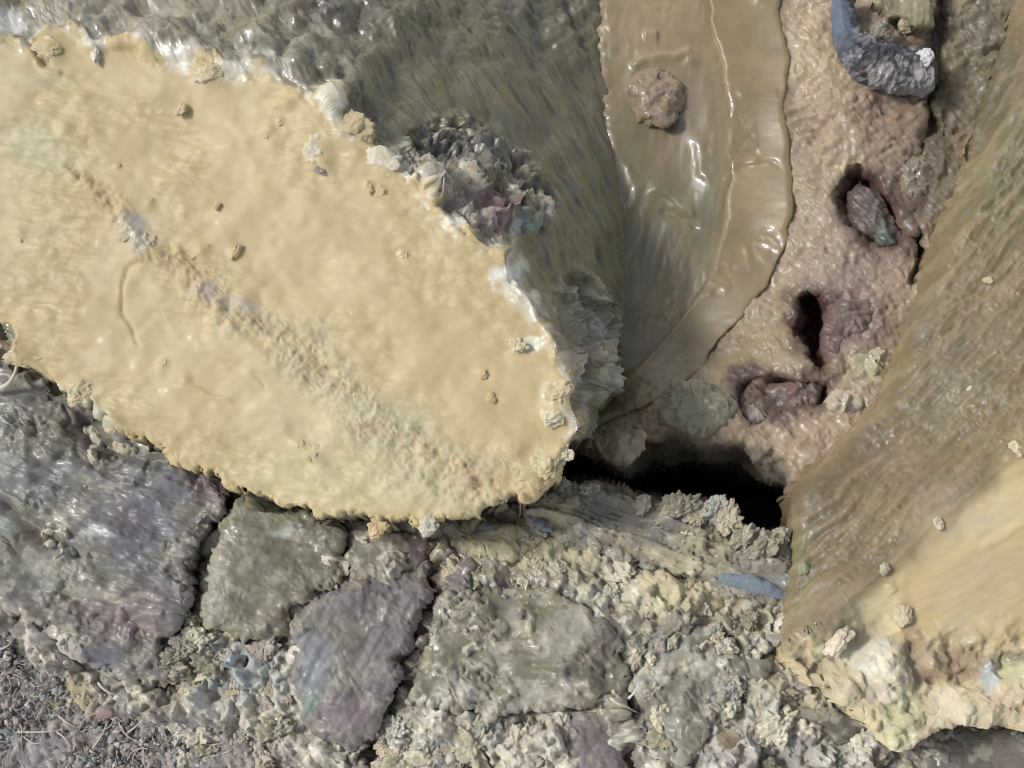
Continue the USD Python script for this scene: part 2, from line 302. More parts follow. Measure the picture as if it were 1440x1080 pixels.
def ground_push(s):
    x, y = s.v[:, 0], s.v[:, 1]
    gm = smooth(6, -14, gully_f(s.px, s.py)); fm = smooth(14, -14, fore_f(s.px, s.py)); sm = smooth(10, -20, soil_f(s.px, s.py))
    bank = np.clip(1 - gm - fm, 0, 1)
    wx = x + .010 * fbm(s.v / .020, 3, 31); wy = y + .010 * fbm(s.v / .020, 3, 32)
    lumps = .020 * cobbles(wx, wy, .030, 1) + .009 * cobbles(wx, wy, .0145, 2, .6) + .0036 * cobbles(wx, wy, .0074, 3, .6) + .010 * fbm(s.v / .030, 4, 47, .5)
    lumps = lumps * (0.55 + 0.6 * smooth(-.4, .5, noise(s.v / .05, 35))) + .0036 * fbm(s.v / .012, 4, 4, .45) + .0030 * (np.abs(fbm(s.v / .009, 3, 44)) - .3)
    soil = .006 * cobbles(x, y, .011, 5, .6) + .0036 * cobbles(x, y, .0058, 6) + .002 * cobbles(wx, wy, .0034, 7) + .006 * fbm(s.v / .05, 4, 8)
    b = .006 * fbm(s.v / .035, 5, 9, .55) + .0030 * cobbles(wx, wy, .010, 8, .55) * smooth(-.2, .5, noise(s.v / .03, 36)) + .0018 * cobbles(wx, wy, .0048, 9, .5)
    top = smooth(300, 200, s.py) * smooth(1090, 1110, s.px)
    b = b + .0040 * top * smooth(-.2, .4, noise(s.v / .04, 41)) * streaks(s.v + .01 * noise(s.v / .03, 42)[:, None], 18, .045, .008, 5, 12) + .0012 * fbm(s.v / .006, 3, 43)
    calm = smooth(-.35, .35, noise(s.v / .06, 14))
    g = .0056 * fbm(s.v / .09, 2, 10, .4) + .0008 * streaks(s.v, 80, .05, .012, 3, 48) + calm * .0005 * fbm(s.v / .022, 3, 13, .45) + smooth(.3, .7, noise(s.v / .05, 15)) * .0022 * cobbles(wx, wy, .012, 10, .3)
    for P, w, h in (([(905,262),(930,268),(950,280),(968,295),(975,312)], 7, .007), ([(925,300),(948,298),(965,308),(978,335)], 6, -.006), ([(880,95),(905,82),(945,80),(968,72),(972,95)], 7, .007), ([(905,52),(928,55)], 6, .005),
                    ([(915,450),(935,445)], 6, -.004), ([(880,230),(895,260),(890,300)], 6, .004), ([(975,180),(990,230),(985,260)], 7, .004)):
        g = g + ridge(s, P, w, h)
    fade = smooth(.4, 0, fm)
    g = g - .006 * smooth(470, 560, s.py)
    return gm * g + fm * ((1 - sm) * lumps + sm * soil) + bank * b
G = Sheet(lambda X, Y: np.full(np.shape(X), -50.0), ground_z, ground_push, step=2.3, rag=0, roll=0, skirt=0, jitter=lambda s: .0012 * smooth(14, -14, fore_f(s.px, s.py)) * smooth(-6, 10, gully_f(s.px, s.py)) + .0003 * smooth(-6, 10, gully_f(s.px, s.py)), jsize=.008, seed=1)
gm = smooth(5, -8, gully_f(G.wx, G.wy)); fm = smooth(12, -10, fore_f(G.wx, G.wy)); sm = smooth(16, -22, soil_f(G.wx, G.wy))
G.base(c(166,142,112), .55)
G.mottle(.05, 21, c(164,138,110), 0, .6, .8); G.mottle(.03, 22, c(176,156,112), .1, .6, .6)
G.dab(1190,390,80,55,20,c(144,122,104),.85); G.dab(1170,330,50,40,0,c(160,136,112),.8); G.dab(1150,80,60,70,0,c(176,152,112),.6); G.dab(1250,170,60,60,-40,c(140,112,92),.7)
G.dab(1060,490,60,40,-30,c(160,138,94),.7); G.dab(1110,620,60,40,0,c(176,148,118),.6); G.dab(1220,510,40,30,0,c(176,166,128),.6, .7); G.dab(1190,565,35,20,30,c(180,170,150),.5,.8)
G.dab(1330,240,70,130,15,c(96,82,60),.8,.7); G.dab(1270,270,35,45,0,c(104,80,68),.8,.75); G.dab(1320,90,22,140,0,c(70,66,46),.85,.5); G.dab(1390,60,60,120,0,c(98,92,70),.8,.55)  # the narrow dark strip puts the deep shade of the slot into the colour
G.dab(1205,455,60,60,0,c(130,102,92),.85); G.dab(1235,330,60,40,30,c(132,104,92),.75); G.dab(1110,560,80,34,0,c(132,104,90),.7)
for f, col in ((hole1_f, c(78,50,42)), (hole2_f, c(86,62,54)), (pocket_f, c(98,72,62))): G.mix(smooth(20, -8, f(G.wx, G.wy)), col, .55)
G.mix(gm, c(142,123,84), .66)
G.dab(900,260,60,140,5,c(120,116,84),gm.max(),.85) if False else None
def gdab(*a, **k):
    t, w = G.tone.copy(), G.wet.copy(); G.dab(*a, **k); G.tone = t + (G.tone - t) * gm[:, None]; G.wet = w + (G.wet - w) * gm
gdab(905,260,75,120,5,c(124,114,80)); gdab(960,190,45,60,20,c(138,118,90)); gdab(930,40,70,60,0,c(160,136,96)); gdab(900,370,60,40,0,c(116,106,80)); gdab(880,480,40,90,0,c(118,110,78)); gdab(985,290,25,70,0,c(126,120,90)); gdab(960,140,40,40,0,c(140,118,90))
G.mix(fm, c(196,187,158), .66)
fore = fm.copy()
def fdab(*a, **k):
    t, w = G.tone.copy(), G.wet.copy(); G.dab(*a, **k); G.tone = t + (G.tone - t) * fore[:, None]; G.wet = w + (G.wet - w) * fore
rng = np.random.default_rng(3)
mt = smooth(0, .5, fbm(G.v / .03, 5, 51, .6)) * fm; G.mix(mt * .8, c(128,122,96), .6)
mt = smooth(.15, .6, fbm(G.v / .022, 5, 52, .6)) * fm; G.mix(mt * .8, c(226,218,194), .7)
mt = smooth(.25, .7, fbm(G.v / .04, 4, 53, .6)) * fm; G.mix(mt * .6, c(130,116,112))
mt = smooth(.1, .5, fbm(G.v / .035, 5, 56, .65)) * fm; G.mix(mt * .6, c(108,102,84), .6)
mt = smooth(.25, .6, fbm(G.v / .05, 5, 57, .65)) * fm; G.mix(mt * .7, c(112,98,100), .4)
mt = smooth(.3, .6, fbm(G.v / .014, 4, 58, .65)) * fm; G.mix(mt * .7, c(226,220,204), .75)
fdab(330,955,90,45,10,c(176,184,180),.8); fdab(345,930,45,25,0,c(170,178,180),.8); fdab(350,1020,110,40,15,c(208,200,180),.7); fdab(70,890,70,30,35,c(198,184,172),.8); fdab(760,760,150,45,8,c(190,176,132),.9,.5); fdab(970,830,90,40,10,c(196,180,136),.8,.5); fdab(720,1040,150,50,0,c(194,186,172),.6); fdab(1130,960,90,40,10,c(196,186,150),.8,.5); fdab(700,760,40,30,0,c(200,188,140),.9,.6); fdab(930,850,40,25,0,c(204,190,148),.8); fdab(990,990,110,70,0,c(160,154,140),.5); fdab(1080,1060,140,30,0,c(180,172,166),.7)
G.mix(sm * fm, c(136,131,128), .15)
mt = smooth(-.1, .5, fbm(G.v / .02, 5, 54, .65)) * fm * sm; G.mix(mt * .8, c(186,177,170))
mt = smooth(.2, .6, fbm(G.v / .05, 4, 55, .6)) * fm * sm; G.mix(mt * .6, c(106,100,102))
fdab(20,1000,48,50,0,c(140,152,142),.6); fdab(10,1030,30,30,0,c(140,150,158),.5); fdab(105,985,38,40,-20,c(186,168,122),.85); fdab(90,1030,60,30,10,c(156,140,142),.5); fdab(350,1060,60,30,0,c(152,134,132),.5); fdab(20,925,30,35,0,c(66,64,62),.8)
for f, d, w in crack_f:
    q, t = f(G.wx, G.wy); G.mix(np.exp(-(q / (w * .8)) ** 2) * .8, c(84,76,66), .4)
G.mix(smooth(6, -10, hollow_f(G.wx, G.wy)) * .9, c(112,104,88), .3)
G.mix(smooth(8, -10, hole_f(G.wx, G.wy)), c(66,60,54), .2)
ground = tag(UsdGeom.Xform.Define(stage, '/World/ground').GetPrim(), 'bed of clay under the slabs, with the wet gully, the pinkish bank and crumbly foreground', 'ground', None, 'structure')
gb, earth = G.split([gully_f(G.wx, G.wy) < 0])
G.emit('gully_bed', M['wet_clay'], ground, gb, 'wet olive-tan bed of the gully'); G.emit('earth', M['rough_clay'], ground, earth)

# a smooth tongue of slurry running down the gully
def run_push(s):
    g = .0030 * fbm(s.v / .075, 2, 61, .35) + .0003 * streaks(s.v, 0, .04, .012, 2, 62) + .0010 * smooth(.25, .7, noise(s.v / .05, 63)) * fbm(s.v / .012, 3, 64)
    for P, w, h in (([(1030,238),(1060,232),(1098,236)], 5, -.003), ([(1045,350),(1060,385)], 6, .002), ([(1035,130),(1070,134),(1100,128)], 5, .0025), ([(1050,225),(1085,238)], 4, .003)): g = g + ridge(s, P, w, h)
    return g
R = Sheet(RUNNEL, lambda x, y: ground_base(x, y) + .0060, run_push, step=2.2, rag=2, ragsize=.022, roll=7, rollh=.0040, skirt=.02, inward=2, seed=6)
R.base(c(144,122,78), .66); R.mottle(.06, 63, c(136,116,76), 0, .6, .7); R.dab(1040,170,30,40,0,c(142,122,88),.6); R.dab(920,510,80,40,-35,c(136,118,78),.8); R.dab(1060,260,40,60,0,c(150,128,82),.8); R.dab(860,580,50,30,-30,c(110,98,66),.8)
tag(R.emit('slurry', M['wet_clay']), 'smooth glossy tan tongue of liquid mud running down the gully', 'mud', None, 'structure')

# ------------------------------------------------------------------ the big slab
TOP = [(-310,20),(-60,30),(0,38),(30,45),(45,62),(62,30),(110,42),(150,60),(200,62),(235,78),(262,72),(300,92),(345,92),(380,108),(430,118),(452,140),(470,168),(500,195),(520,212),(545,222),(565,250),(600,278),(640,303),(690,332),(712,350),(722,392),(748,430),(768,470),(790,510),(806,550),(818,600),(803,625),(792,648),(768,680),(720,700),(660,728),(600,738),(540,736),(480,730),(440,720),(385,706),(345,694),(320,682),(262,656),(232,640),(200,622),(172,602),(130,576),(112,556),(62,532),(20,512),(4,455),(-60,400),(-310,260)]
OUTER = [(-310,-300),(600,-310),(825,-310),(838,-50),(850,60),(872,200),(888,320),(878,440),(866,540),(845,590),(822,612)] + TOP[31:]
_tf = sdf(TOP)
def top_f(px, py):
    k = smooth(660, 540, py)
    return _tf(px, py) + k * (8 * noise(np.stack([px / 38, py / 34, 0 * px], -1).reshape(-1, 3), 15) + 2.5 * noise(np.stack([px / 15, py / 15, 0 * px], -1).reshape(-1, 3), 16)).reshape(np.shape(px))
FLANK_EDGE = [(-400,-330),(700,-330),(830,-310),(838,-50),(850,60),(872,200),(888,320),(878,440),(866,540),(845,590),(822,620),(815,640)]
fe_f = line(FLANK_EDGE); tpl = line([(-310,20),(0,38),(110,42),(200,62),(300,92),(380,108),(452,140),(500,195),(545,222),(600,278),(690,332),(722,392),(768,470),(806,550),(822,605)])
def slab_plane(px, py):
    d = (px - 400) * .7 - (py - 700) * .7
    return .090 + .00016 * d - .010 * smooth(120, 0, np.hypot(px - 800, py - 640))
def slab_z(px, py):
    t0 = top_f(px, py)
    dt = np.maximum(t0, 0); do, _ = fe_f(px, py)
    t = np.where(t0 > 0, dt / (dt + do + 1e-6), 0)
    prof = .16 * smooth(-.04, .26, t) + .50 * t + .34 * smooth(.05, 1.0, t)
    zb = ground_base(px, py)
    return slab_plane(px, py) * (1 - prof) + (zb - .008) * prof
RIDGE = [(75,205),(110,245),(150,272),(178,305),(205,345),(250,375),(290,410),(345,440),(420,490),(480,550),(510,590),(560,620),(630,660),(690,695)]
ridge_l = line(RIDGE)
crust_zones = [sdf(P) for P in ([(545,225),(580,175),(640,160),(700,190),(760,240),(778,290),(770,325),(715,330),(690,338),(640,305),(600,280)], [(775,415),(810,380),(850,410),(872,450),(868,520),(862,560),(835,560),(812,555),(795,500)])]
rim_top = sdf([(-310,-20),(0,-20),(120,-30),(260,10),(400,40),(500,60),(520,130),(500,190),(460,160),(430,120),(340,90),(240,80),(150,58),(60,45),(-310,50)])
def crust_amount(px, py):
    m = sum(smooth(16, -14, f(px, py)) for f in crust_zones) + smooth(26, -18, rim_top(px, py)) * .5
    return np.clip(m, 0, 1)
tan, pale, pink = c(200,173,114), c(206,186,136), c(202,174,126)
LUMPS = [(93,182,9,pink,(1.2,.8)),(166,235,4,tan,1),(30,331,8,pale,1),(255,156,6,pale,(1.3,.8)),(305,291,4,tan,1),(568,358,5,pale,1),(212,285,5,tan,1),(395,170,5,tan,1),(380,183,8,pink,(1.8,.7)),(405,148,9,pale,1),(450,213,17,c(204,192,158),(1.1,1.1)),
    (458,234,10,c(150,132,118),1),(497,186,20,c(198,178,128),(1.1,1)),(520,262,6,tan,1),(537,268,5,pink,1),(72,70,13,c(206,184,140),(.9,1.3)),(134,70,10,c(214,206,186),(.7,1.4)),(300,106,15,c(206,186,144),(1.2,.8)),
    (288,414,14,c(200,174,138),(1,1.2)),(312,425,9,pink,1),(345,428,11,c(190,170,138),(1.3,.8)),(176,308,12,c(178,164,130),(.8,1.3)),(190,325,11,c(188,174,138),1),(206,346,14,c(194,178,144),(1,1)),(285,352,8,pink,(1.6,.6)),(330,355,7,tan,(1.6,.6)),
    (230,510,6,pale,1),(262,535,6,pale,(1.5,.7)),(500,545,8,pale,(.7,1.4)),(420,625,7,c(194,178,134),1),(440,640,8,c(198,180,130),(1.3,.9)),(680,525,5,tan,1),(692,560,5,tan,1),(785,548,14,c(204,182,136),1),(780,582,14,c(210,196,160),(1.2,.9)),
    (775,640,14,c(204,188,144),1),(793,636,11,c(210,196,156),1),(765,657,15,c(198,182,130),(1.2,1)),(740,664,13,c(192,176,120),(1.4,.9)),(730,485,9,c(204,188,146),1),(547,230,15,c(212,200,170),(.9,1.3)),(605,736,10,c(190,184,160),1),(530,740,9,tan,1),(35,502,15,c(200,186,134),(1.4,.8)),(110,552,12,pale,(1.5,.8)),(160,590,13,pale,(1,1.4))]
def slab_push(s):
    t0 = top_f(s.px, s.py); inside = smooth(4, -10, t0); x, y = s.v[:, 0], s.v[:, 1]
    wx = x + .009 * fbm(s.v / .018, 3, 31); wy = y + .009 * fbm(s.v / .018, 3, 32)
    d, t = ridge_l(s.px + 12 * noise(s.v / .03, 16), s.py + 12 * noise(s.v / .03, 17))
    top = .0034 * fbm(s.v / .11, 3, 64, .42) + smooth(-.3, .5, noise(s.v / .07, 65)) * (.0015 * streaks(s.v, -10, .055, .010, 4, 65) + .0008 * fbm(s.v / .014, 3, 96)) + .0018 * fbm(s.v / .038, 3, 97, .55)
    rw = 10 + 28 * t
    rm = np.exp(-(d / rw) ** 2) * smooth(0, .1, t)
    top = top + rm * (.0022 + .0032 * fbm(s.v / .012, 4, 67, .65) + .0022 * cobbles(wx, wy, .007, 12, .6))
    low = smooth(520, 700, s.py) * smooth(330, 500, s.px)
    top = top + low * (.0012 * fbm(s.v / .02, 4, 68) + .001 * cobbles(wx, wy, .012, 13, .3))
    for P, w, h in (([(205,365),(180,378),(172,400),(178,440),(192,470),(205,490)], 4, -.0028), ([(250,540),(290,555),(328,575)], 4, .0030), ([(280,480),(320,500),(360,530)], 7, .0015), ([(310,505),(370,530),(385,545)], 6, -.0016),
                    ([(30,20),(32,45),(50,72),(75,98)], 5, -.010), ([(50,85),(75,100),(92,102)], 4, .004), ([(140,265),(155,280),(165,300)], 4, -.005), ([(215,340),(240,350),(250,362)], 4, -.002), ([(330,470),(350,480),(380,510)], 8, .0016),
                    ([(395,600),(425,635),(460,650)], 7, .0022), ([(640,560),(700,600),(740,640)], 12, .0016), ([(690,680),(700,690),(735,700)], 4, -.004), ([(585,655),(600,675),(625,690)], 4, -.002)):
        top = top + ridge(s, P, w, h)
    for x0, y0, r, _, _ in LUMPS:
        top = top + .60 * r * PX * np.exp(-((s.px - x0) ** 2 + (s.py - y0) ** 2) / (1.25 * r) ** 2) - .10 * r * PX * np.exp(-((s.px - x0 - 1.5 * r) ** 2 + (s.py - y0) ** 2) / r ** 2)
    edge = np.exp(-(t0 / 14) ** 2) * smooth(-.3, .4, noise(s.v / .035, 18)) * smooth(690, 560, s.py * (s.px < 620) + 300 * (s.px >= 620))
    edge = np.maximum(edge, .5 * np.exp(-(t0 / 10) ** 2))
    top = top + edge * (.0022 * cobbles(wx, wy, .007, 15) + .0075 * fbm(s.v / .018, 4, 52, .55))
    fl = .0065 * fbm(s.v / .08, 3, 69, .45) + .0030 * streaks(s.v, -60, .10, .016, 4, 70) + .0006 * streaks(s.v, -62, .035, .008, 3, 73)
    cm = crust_amount(s.px, s.py)
    fl = fl + (1 - cm) * .0010 * smooth(0, .6, noise(s.v / .04, 19)) * cobbles(wx, wy, .011, 16, .5)
    upper = smooth(140, 20, s.py) * smooth(200, 420, s.px)
    fl = fl + upper * (.007 * fbm(s.v / .03, 4, 49))
    rt = smooth(26, -18, rim_top(s.px, s.py)); zn = np.clip(sum(smooth(16, -14, f(s.px, s.py)) for f in crust_zones), 0, 1)
    cr = rt * (.020 * fbm(s.v / .045, 3, 51, .42) + .003 * cobbles(wx, wy, .013, 19, .4)) + (1 - rt) * zn * (.012 * cobbles(wx, wy, .030, 18, .8) + .012 * fbm(s.v / .03, 4, 50) + .007 * cobbles(wx, wy, .0145, 19, .6) + .0030 * cobbles(wx, wy, .0068, 20) + .004 * fbm(s.v / .02, 4, 74) + .005 * (np.abs(fbm(s.v / .009, 3, 45)) - .3))
    return inside * top * (1 - .8 * cm) + (1 - inside) * fl + cm * cr * np.maximum(1 - inside, .55)
slab = thing('mud_slab', 'huge smooth tan slab of wet clay with a dark olive flank, filling the upper left', 'clay slab')
S = Sheet(OUTER, slab_z, slab_push, step=1.9, rag=9, ragsize=.020, roll=9, rollh=.009, skirt=.12, inward=16, seed=2, jitter=lambda s: .0012 * crust_amount(s.px, s.py), jsize=.007)
t0 = top_f(S.wx, S.wy); topm = top_f(S.px, S.py) + 5 * fbm(S.v / .02, 4, 75) < 0
S.base(c(199,174,114), .42)
S.mottle(.10, 76, c(195,170,112), 0, .6, .7); S.mottle(.07, 77, c(203,180,124), .1, .6, .6)
S.dab(470,600,170,90,25,c(206,190,142),.5); S.dab(450,670,140,40,10,c(196,190,134),.5); S.dab(560,600,60,40,20,c(182,174,136),.7); S.dab(60,210,60,40,20,c(188,182,138),.6); S.dab(50,110,40,20,0,c(188,182,140),.5)
d, t = ridge_l(S.wx + 14 * noise(S.v / .03, 16), S.wy + 14 * noise(S.v / .03, 17)); S.mix(np.exp(-(d / (7 + 20 * t)) ** 2) * smooth(.0, .1, t) * .75 * smooth(-.3, .3, fbm(S.v / .012, 4, 98)), c(180,148,110), .35)
S.mix(np.exp(-((d - 12 - 10 * t) / (9 + 8 * t)) ** 2) * smooth(.3, .5, t) * .5 * (S.px > 300), c(186,178,140), .3)
S.dab(590,690,80,35,25,c(190,178,132),.6); S.dab(190,325,28,22,40,c(172,168,150),.85,.6); S.dab(295,412,24,18,20,c(190,170,158),.7,.5); S.dab(345,425,20,10,20,c(186,172,160),.6)
# the flank: wet clay, its colour also darkened to stand for shade
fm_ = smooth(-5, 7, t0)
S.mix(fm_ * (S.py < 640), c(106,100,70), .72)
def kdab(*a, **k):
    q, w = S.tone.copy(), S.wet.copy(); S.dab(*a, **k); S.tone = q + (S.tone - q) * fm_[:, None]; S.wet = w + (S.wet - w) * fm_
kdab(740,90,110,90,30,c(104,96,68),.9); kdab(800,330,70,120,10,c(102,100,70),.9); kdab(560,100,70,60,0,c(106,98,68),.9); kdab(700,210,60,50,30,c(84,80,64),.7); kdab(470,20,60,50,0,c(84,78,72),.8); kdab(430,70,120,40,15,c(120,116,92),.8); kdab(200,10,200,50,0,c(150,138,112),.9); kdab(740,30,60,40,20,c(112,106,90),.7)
cm = np.clip(crust_amount(S.wx, S.wy), 0, 1) * smooth(-16, 2, t0)
S.mix(cm * .9 * smooth(-.25, .3, fbm(S.v / .03, 4, 78)), c(176,166,142), .62)
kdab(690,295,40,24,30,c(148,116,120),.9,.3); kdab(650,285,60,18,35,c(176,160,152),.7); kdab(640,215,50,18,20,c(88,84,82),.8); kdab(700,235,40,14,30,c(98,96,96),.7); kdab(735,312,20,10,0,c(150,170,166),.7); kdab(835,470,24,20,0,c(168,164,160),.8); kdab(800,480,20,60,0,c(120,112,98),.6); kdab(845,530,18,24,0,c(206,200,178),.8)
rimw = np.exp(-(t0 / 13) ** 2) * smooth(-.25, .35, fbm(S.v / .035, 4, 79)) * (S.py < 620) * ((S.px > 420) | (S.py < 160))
S.mix(rimw * .85, c(222,216,196), .85)  # near-white band paints wet glints along the rim into the colour
S.dab(245,84,20,22,0,c(226,222,206),.85,.9); S.dab(710,385,26,16,-10,c(230,228,216),.95,.9); S.dab(745,485,26,9,0,c(226,226,204),.8,.8); S.dab(498,186,26,18,0,c(206,198,164),.7,.85); S.dab(465,130,10,30,10,c(206,196,160),.7,.7); S.dab(785,545,22,18,0,c(212,196,160),.8,.6); S.dab(775,655,26,16,0,c(210,206,170),.7,.5); S.dab(10,30,24,14,0,c(222,222,216),.8,.9); S.dab(20,515,26,12,10,c(206,200,154),.7); S.dab(100,552,40,12,25,c(200,196,160),.7); S.dab(150,595,26,16,45,c(206,204,164),.7)  # the whitest dabs are painted glints on wet mud
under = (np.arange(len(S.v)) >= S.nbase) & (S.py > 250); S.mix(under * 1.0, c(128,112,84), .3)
crm = (crust_amount(S.px, S.py) > .5) & ~topm
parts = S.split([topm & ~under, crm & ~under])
for nm, fc, mt_, lb in (('top_face', parts[0], 'smooth_clay', 'smooth tan top face of the slab'), ('crust', parts[1], 'dry_crust', 'crumbly grey and purple crust along the upper rim'), ('flank', parts[2], 'wet_clay', 'wet side of the slab, dark olive partly as painted shade')):
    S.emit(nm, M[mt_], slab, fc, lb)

# ------------------------------------------------------------------ lumps (parts) and clods
def blob(seed, r, flat=0.7, sub=4, rough=.30, stretch=(1, 1), fine=.14, knob=.16):
    m = trimesh.creation.icosphere(sub, 1.0); v = np.array(m.vertices)
    v = v * (1 + rough * fbm(v * .9, 2, seed + 200))[:, None]
    v = v * (1 + fine * fbm(v * 3.2, 3, seed + 230, .6))[:, None]
    u = np.random.default_rng(seed + 5000).normal(size=(26, 3)); u /= np.linalg.norm(u, axis=1, keepdims=True)
    nv = v / np.linalg.norm(v, axis=1, keepdims=True); k = np.random.default_rng(seed + 6000).uniform(.80, .95, 26)
    v = v * (1 + knob * (np.sqrt(np.clip(nv @ u.T - k, 0, 1) / (1 - k)) * np.sqrt((1 - k) * 6)).max(1))[:, None]
    return v * np.array([r * stretch[0], r * stretch[1], r * flat]), np.array(m.faces)
def rotz(v, deg):
    a = math.radians(deg); return v @ np.array([[math.cos(a), math.sin(a), 0], [-math.sin(a), math.cos(a), 0], [0, 0, 1]])
def lump(parent, zf, px, py, r, col, wet=.4, seed=0, flat=.6, stretch=(1, 1), ang=0, sink=.25, mat='rough_clay', name='lump', sub=4, label=None, rough=.3):
    v, f = blob(seed, r * PX, flat, sub, rough, stretch); v = rotz(v, ang)
    z = zf(np.array([float(px)]), np.array([float(py)]))[0]
    return put(name, v + at(px, py, z + r * PX * flat * (1 - 2 * sink)), f, M[mat], parent, col, wet, label)
for i, (x, y, r, col, st) in enumerate(LUMPS):
    lump(slab, slab_z, x, y, r, col, .45, i, .55, st if st != 1 else (1, 1), 17 * i % 90, sink=.44, mat='smooth_clay', rough=.35)

# ------------------------------------------------------------------ the right block
RB = [(1425,-300),(1428,0),(1402,90),(1372,180),(1342,270),(1304,335),(1292,400),(1262,480),(1232,560),(1190,612),(1142,652),(1114,690),(1112,760),(1106,840),(1100,900),(1126,952),(1180,985),(1215,1005),(1245,1035),(1268,1058),(1290,1055),(1312,1032),(1340,1018),(1400,1014),(1450,1022),(1700,1060),(1750,300),(1750,-300)]
CREST = [(1096,912),(1150,880),(1200,838),(1262,785),(1310,735),(1372,690),(1440,625),(1620,430),(1750,250),(1750,1100),(1000,1100)]
crest_f = sdf(CREST); rb_left = line([(1425,-300),(1428,0),(1402,90),(1372,180),(1342,270),(1304,335),(1292,400),(1262,480),(1232,560),(1190,612),(1142,652),(1114,690),(1112,760),(1106,840),(1096,905)])
crest_l = line(CREST[:9])
def rb_z(px, py):
    cf = crest_f(px, py); dl, _ = rb_left(px, py); dc, _ = crest_l(px, py)
    t = np.where(cf < 0, 1, dl / (dl + dc + 1e-6))
    zl = np.clip(ground_base(px, py), -.09, .0) + .012 + .02 * smooth(620, 760, py)
    zc = .105 - .00010 * np.maximum(-cf, 0) - .00004 * (1440 - px)
    tt = .25 * smooth(0, .15, t) + .75 * t
    return zl * (1 - tt) + zc * tt
def face_streaks(px, py, v, along, across, octaves, seed):
    dl, _ = rb_left(px, py); dc, _ = crest_l(px, py); t = dl / (dl + dc + 1e-6)
    a = math.radians(54); d = v[:, 0] * math.cos(a) + v[:, 1] * math.sin(a)
    q = np.stack([d / along, dc * PX * 1.2 / across + .25 * noise(v / .06, seed + 5), 0 * t], 1)
    return fbm(q, octaves, seed, .6, 1.9)
def rb_push(s):
    cf = crest_f(s.px, s.py); fl = smooth(-15, 20, cf + 14 * noise(s.v / .05, 20)); x, y = s.v[:, 0], s.v[:, 1]
    wx = x + .009 * fbm(s.v / .018, 3, 31); wy = y + .009 * fbm(s.v / .018, 3, 32)
    st = face_streaks(s.px, s.py, s.v, .045, .0090, 4, 81); st2 = face_streaks(s.px, s.py, s.v, .022, .0042, 3, 82)
    f = .0026 * st + .0026 * np.abs(st2) * smooth(90, 260, rb_left(s.px, s.py)[0] + crest_l(s.px, s.py)[0]) + .0007 * fbm(s.v / .006, 3, 95) + .005 * fbm(s.v / .08, 3, 83) + .0016 * smooth(.1, .6, noise(s.v / .03, 21)) * cobbles(wx, wy, .009, 21, .55) * 1.5
    up = smooth(330, 180, s.py) * smooth(1440, 1380, s.px - .0 * s.py)
    t = .004 * fbm(s.v / .08, 3, 84) + .0008 * streaks(s.v, 30, .04, .008, 3, 85)
    lo = smooth(850, 930, s.py + 30 * noise(s.v / .05, 22)) * smooth(1090, 1180, s.px + 40)
    t = t + lo * (.020 * fbm(s.v / .05, 4, 86, .5) + .007 * cobbles(wx, wy, .024, 22, .5) + .0030 * cobbles(wx, wy, .0115, 23, .5) + .0010 * cobbles(wx, wy, .0055, 24) + .0018 * (np.abs(fbm(s.v / .011, 3, 46)) - .3))
    for P, w, h in (([(1285,900),(1290,950),(1282,1010)], 14, -.012), ([(1300,960),(1340,948),(1380,958),(1400,965)], 8, -.012), ([(1270,905),(1265,860),(1280,800)], 8, .002), ([(1250,820),(1262,835)], 8, .004), ([(1380,775),(1420,750),(1450,735)], 5, .003)): t = t + ridge(s, P, w, h)
    return fl * f + (1 - fl) * t
rb = thing('clay_block', 'big clay block with a diagonally grooved face painted brown for shade, filling the right side', 'clay block')
B = Sheet(RB, rb_z, rb_push, step=1.9, rag=6, ragsize=.024, roll=9, rollh=.012, skirt=.10, inward=10, seed=4, jitter=lambda s: .0012 * smooth(870, 930, s.py) * smooth(1060, 1140, s.px), jsize=.007)
cf = crest_f(B.wx, B.wy) + 10 * fbm(B.v / .04, 4, 87)
B.base(c(200,174,114), .46)
B.dab(1380,830,70,70,0,c(186,162,118),.8,.45); B.dab(1400,720,60,40,-30,c(204,184,134),.8); B.dab(1200,870,80,40,-20,c(196,184,142),.7); B.dab(1300,760,60,30,-40,c(190,166,126),.6)
lo = smooth(870, 930, B.wy) * smooth(1060, 1140, B.wx); B.mix(lo * .8, c(198,184,144), .55)
B.mottle(.03, 88, c(186,170,136), .1, .6, .5)
B.dab(1240,925,60,30,10,c(214,208,190),.7,.5); B.dab(1270,930,24,20,0,c(208,198,166),.6,.7); B.dab(1250,975,30,20,0,c(214,198,184),.6); B.dab(1270,1010,30,40,0,c(186,182,136),.7); B.dab(1340,1000,40,30,20,c(196,184,156),.7); B.dab(1345,935,55,24,0,c(150,120,94),.85); B.dab(1285,905,18,60,0,c(160,136,100),.8); B.dab(1395,945,14,28,10,c(176,186,188),.9,.7); B.dab(1430,940,30,18,0,c(190,190,140),.6); B.dab(1430,920,40,10,0,c(120,112,84),.7); B.dab(1400,985,40,14,0,c(196,170,144),.6)
flm = smooth(-34, 22, cf); B.mix(flm, c(128,107,68), .50)  # face darkened in colour to stand for its shade as well as damp
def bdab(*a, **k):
    q, w = B.tone.copy(), B.wet.copy(); B.dab(*a, **k); B.tone = q + (B.tone - q) * flm[:, None]; B.wet = w + (B.wet - w) * flm
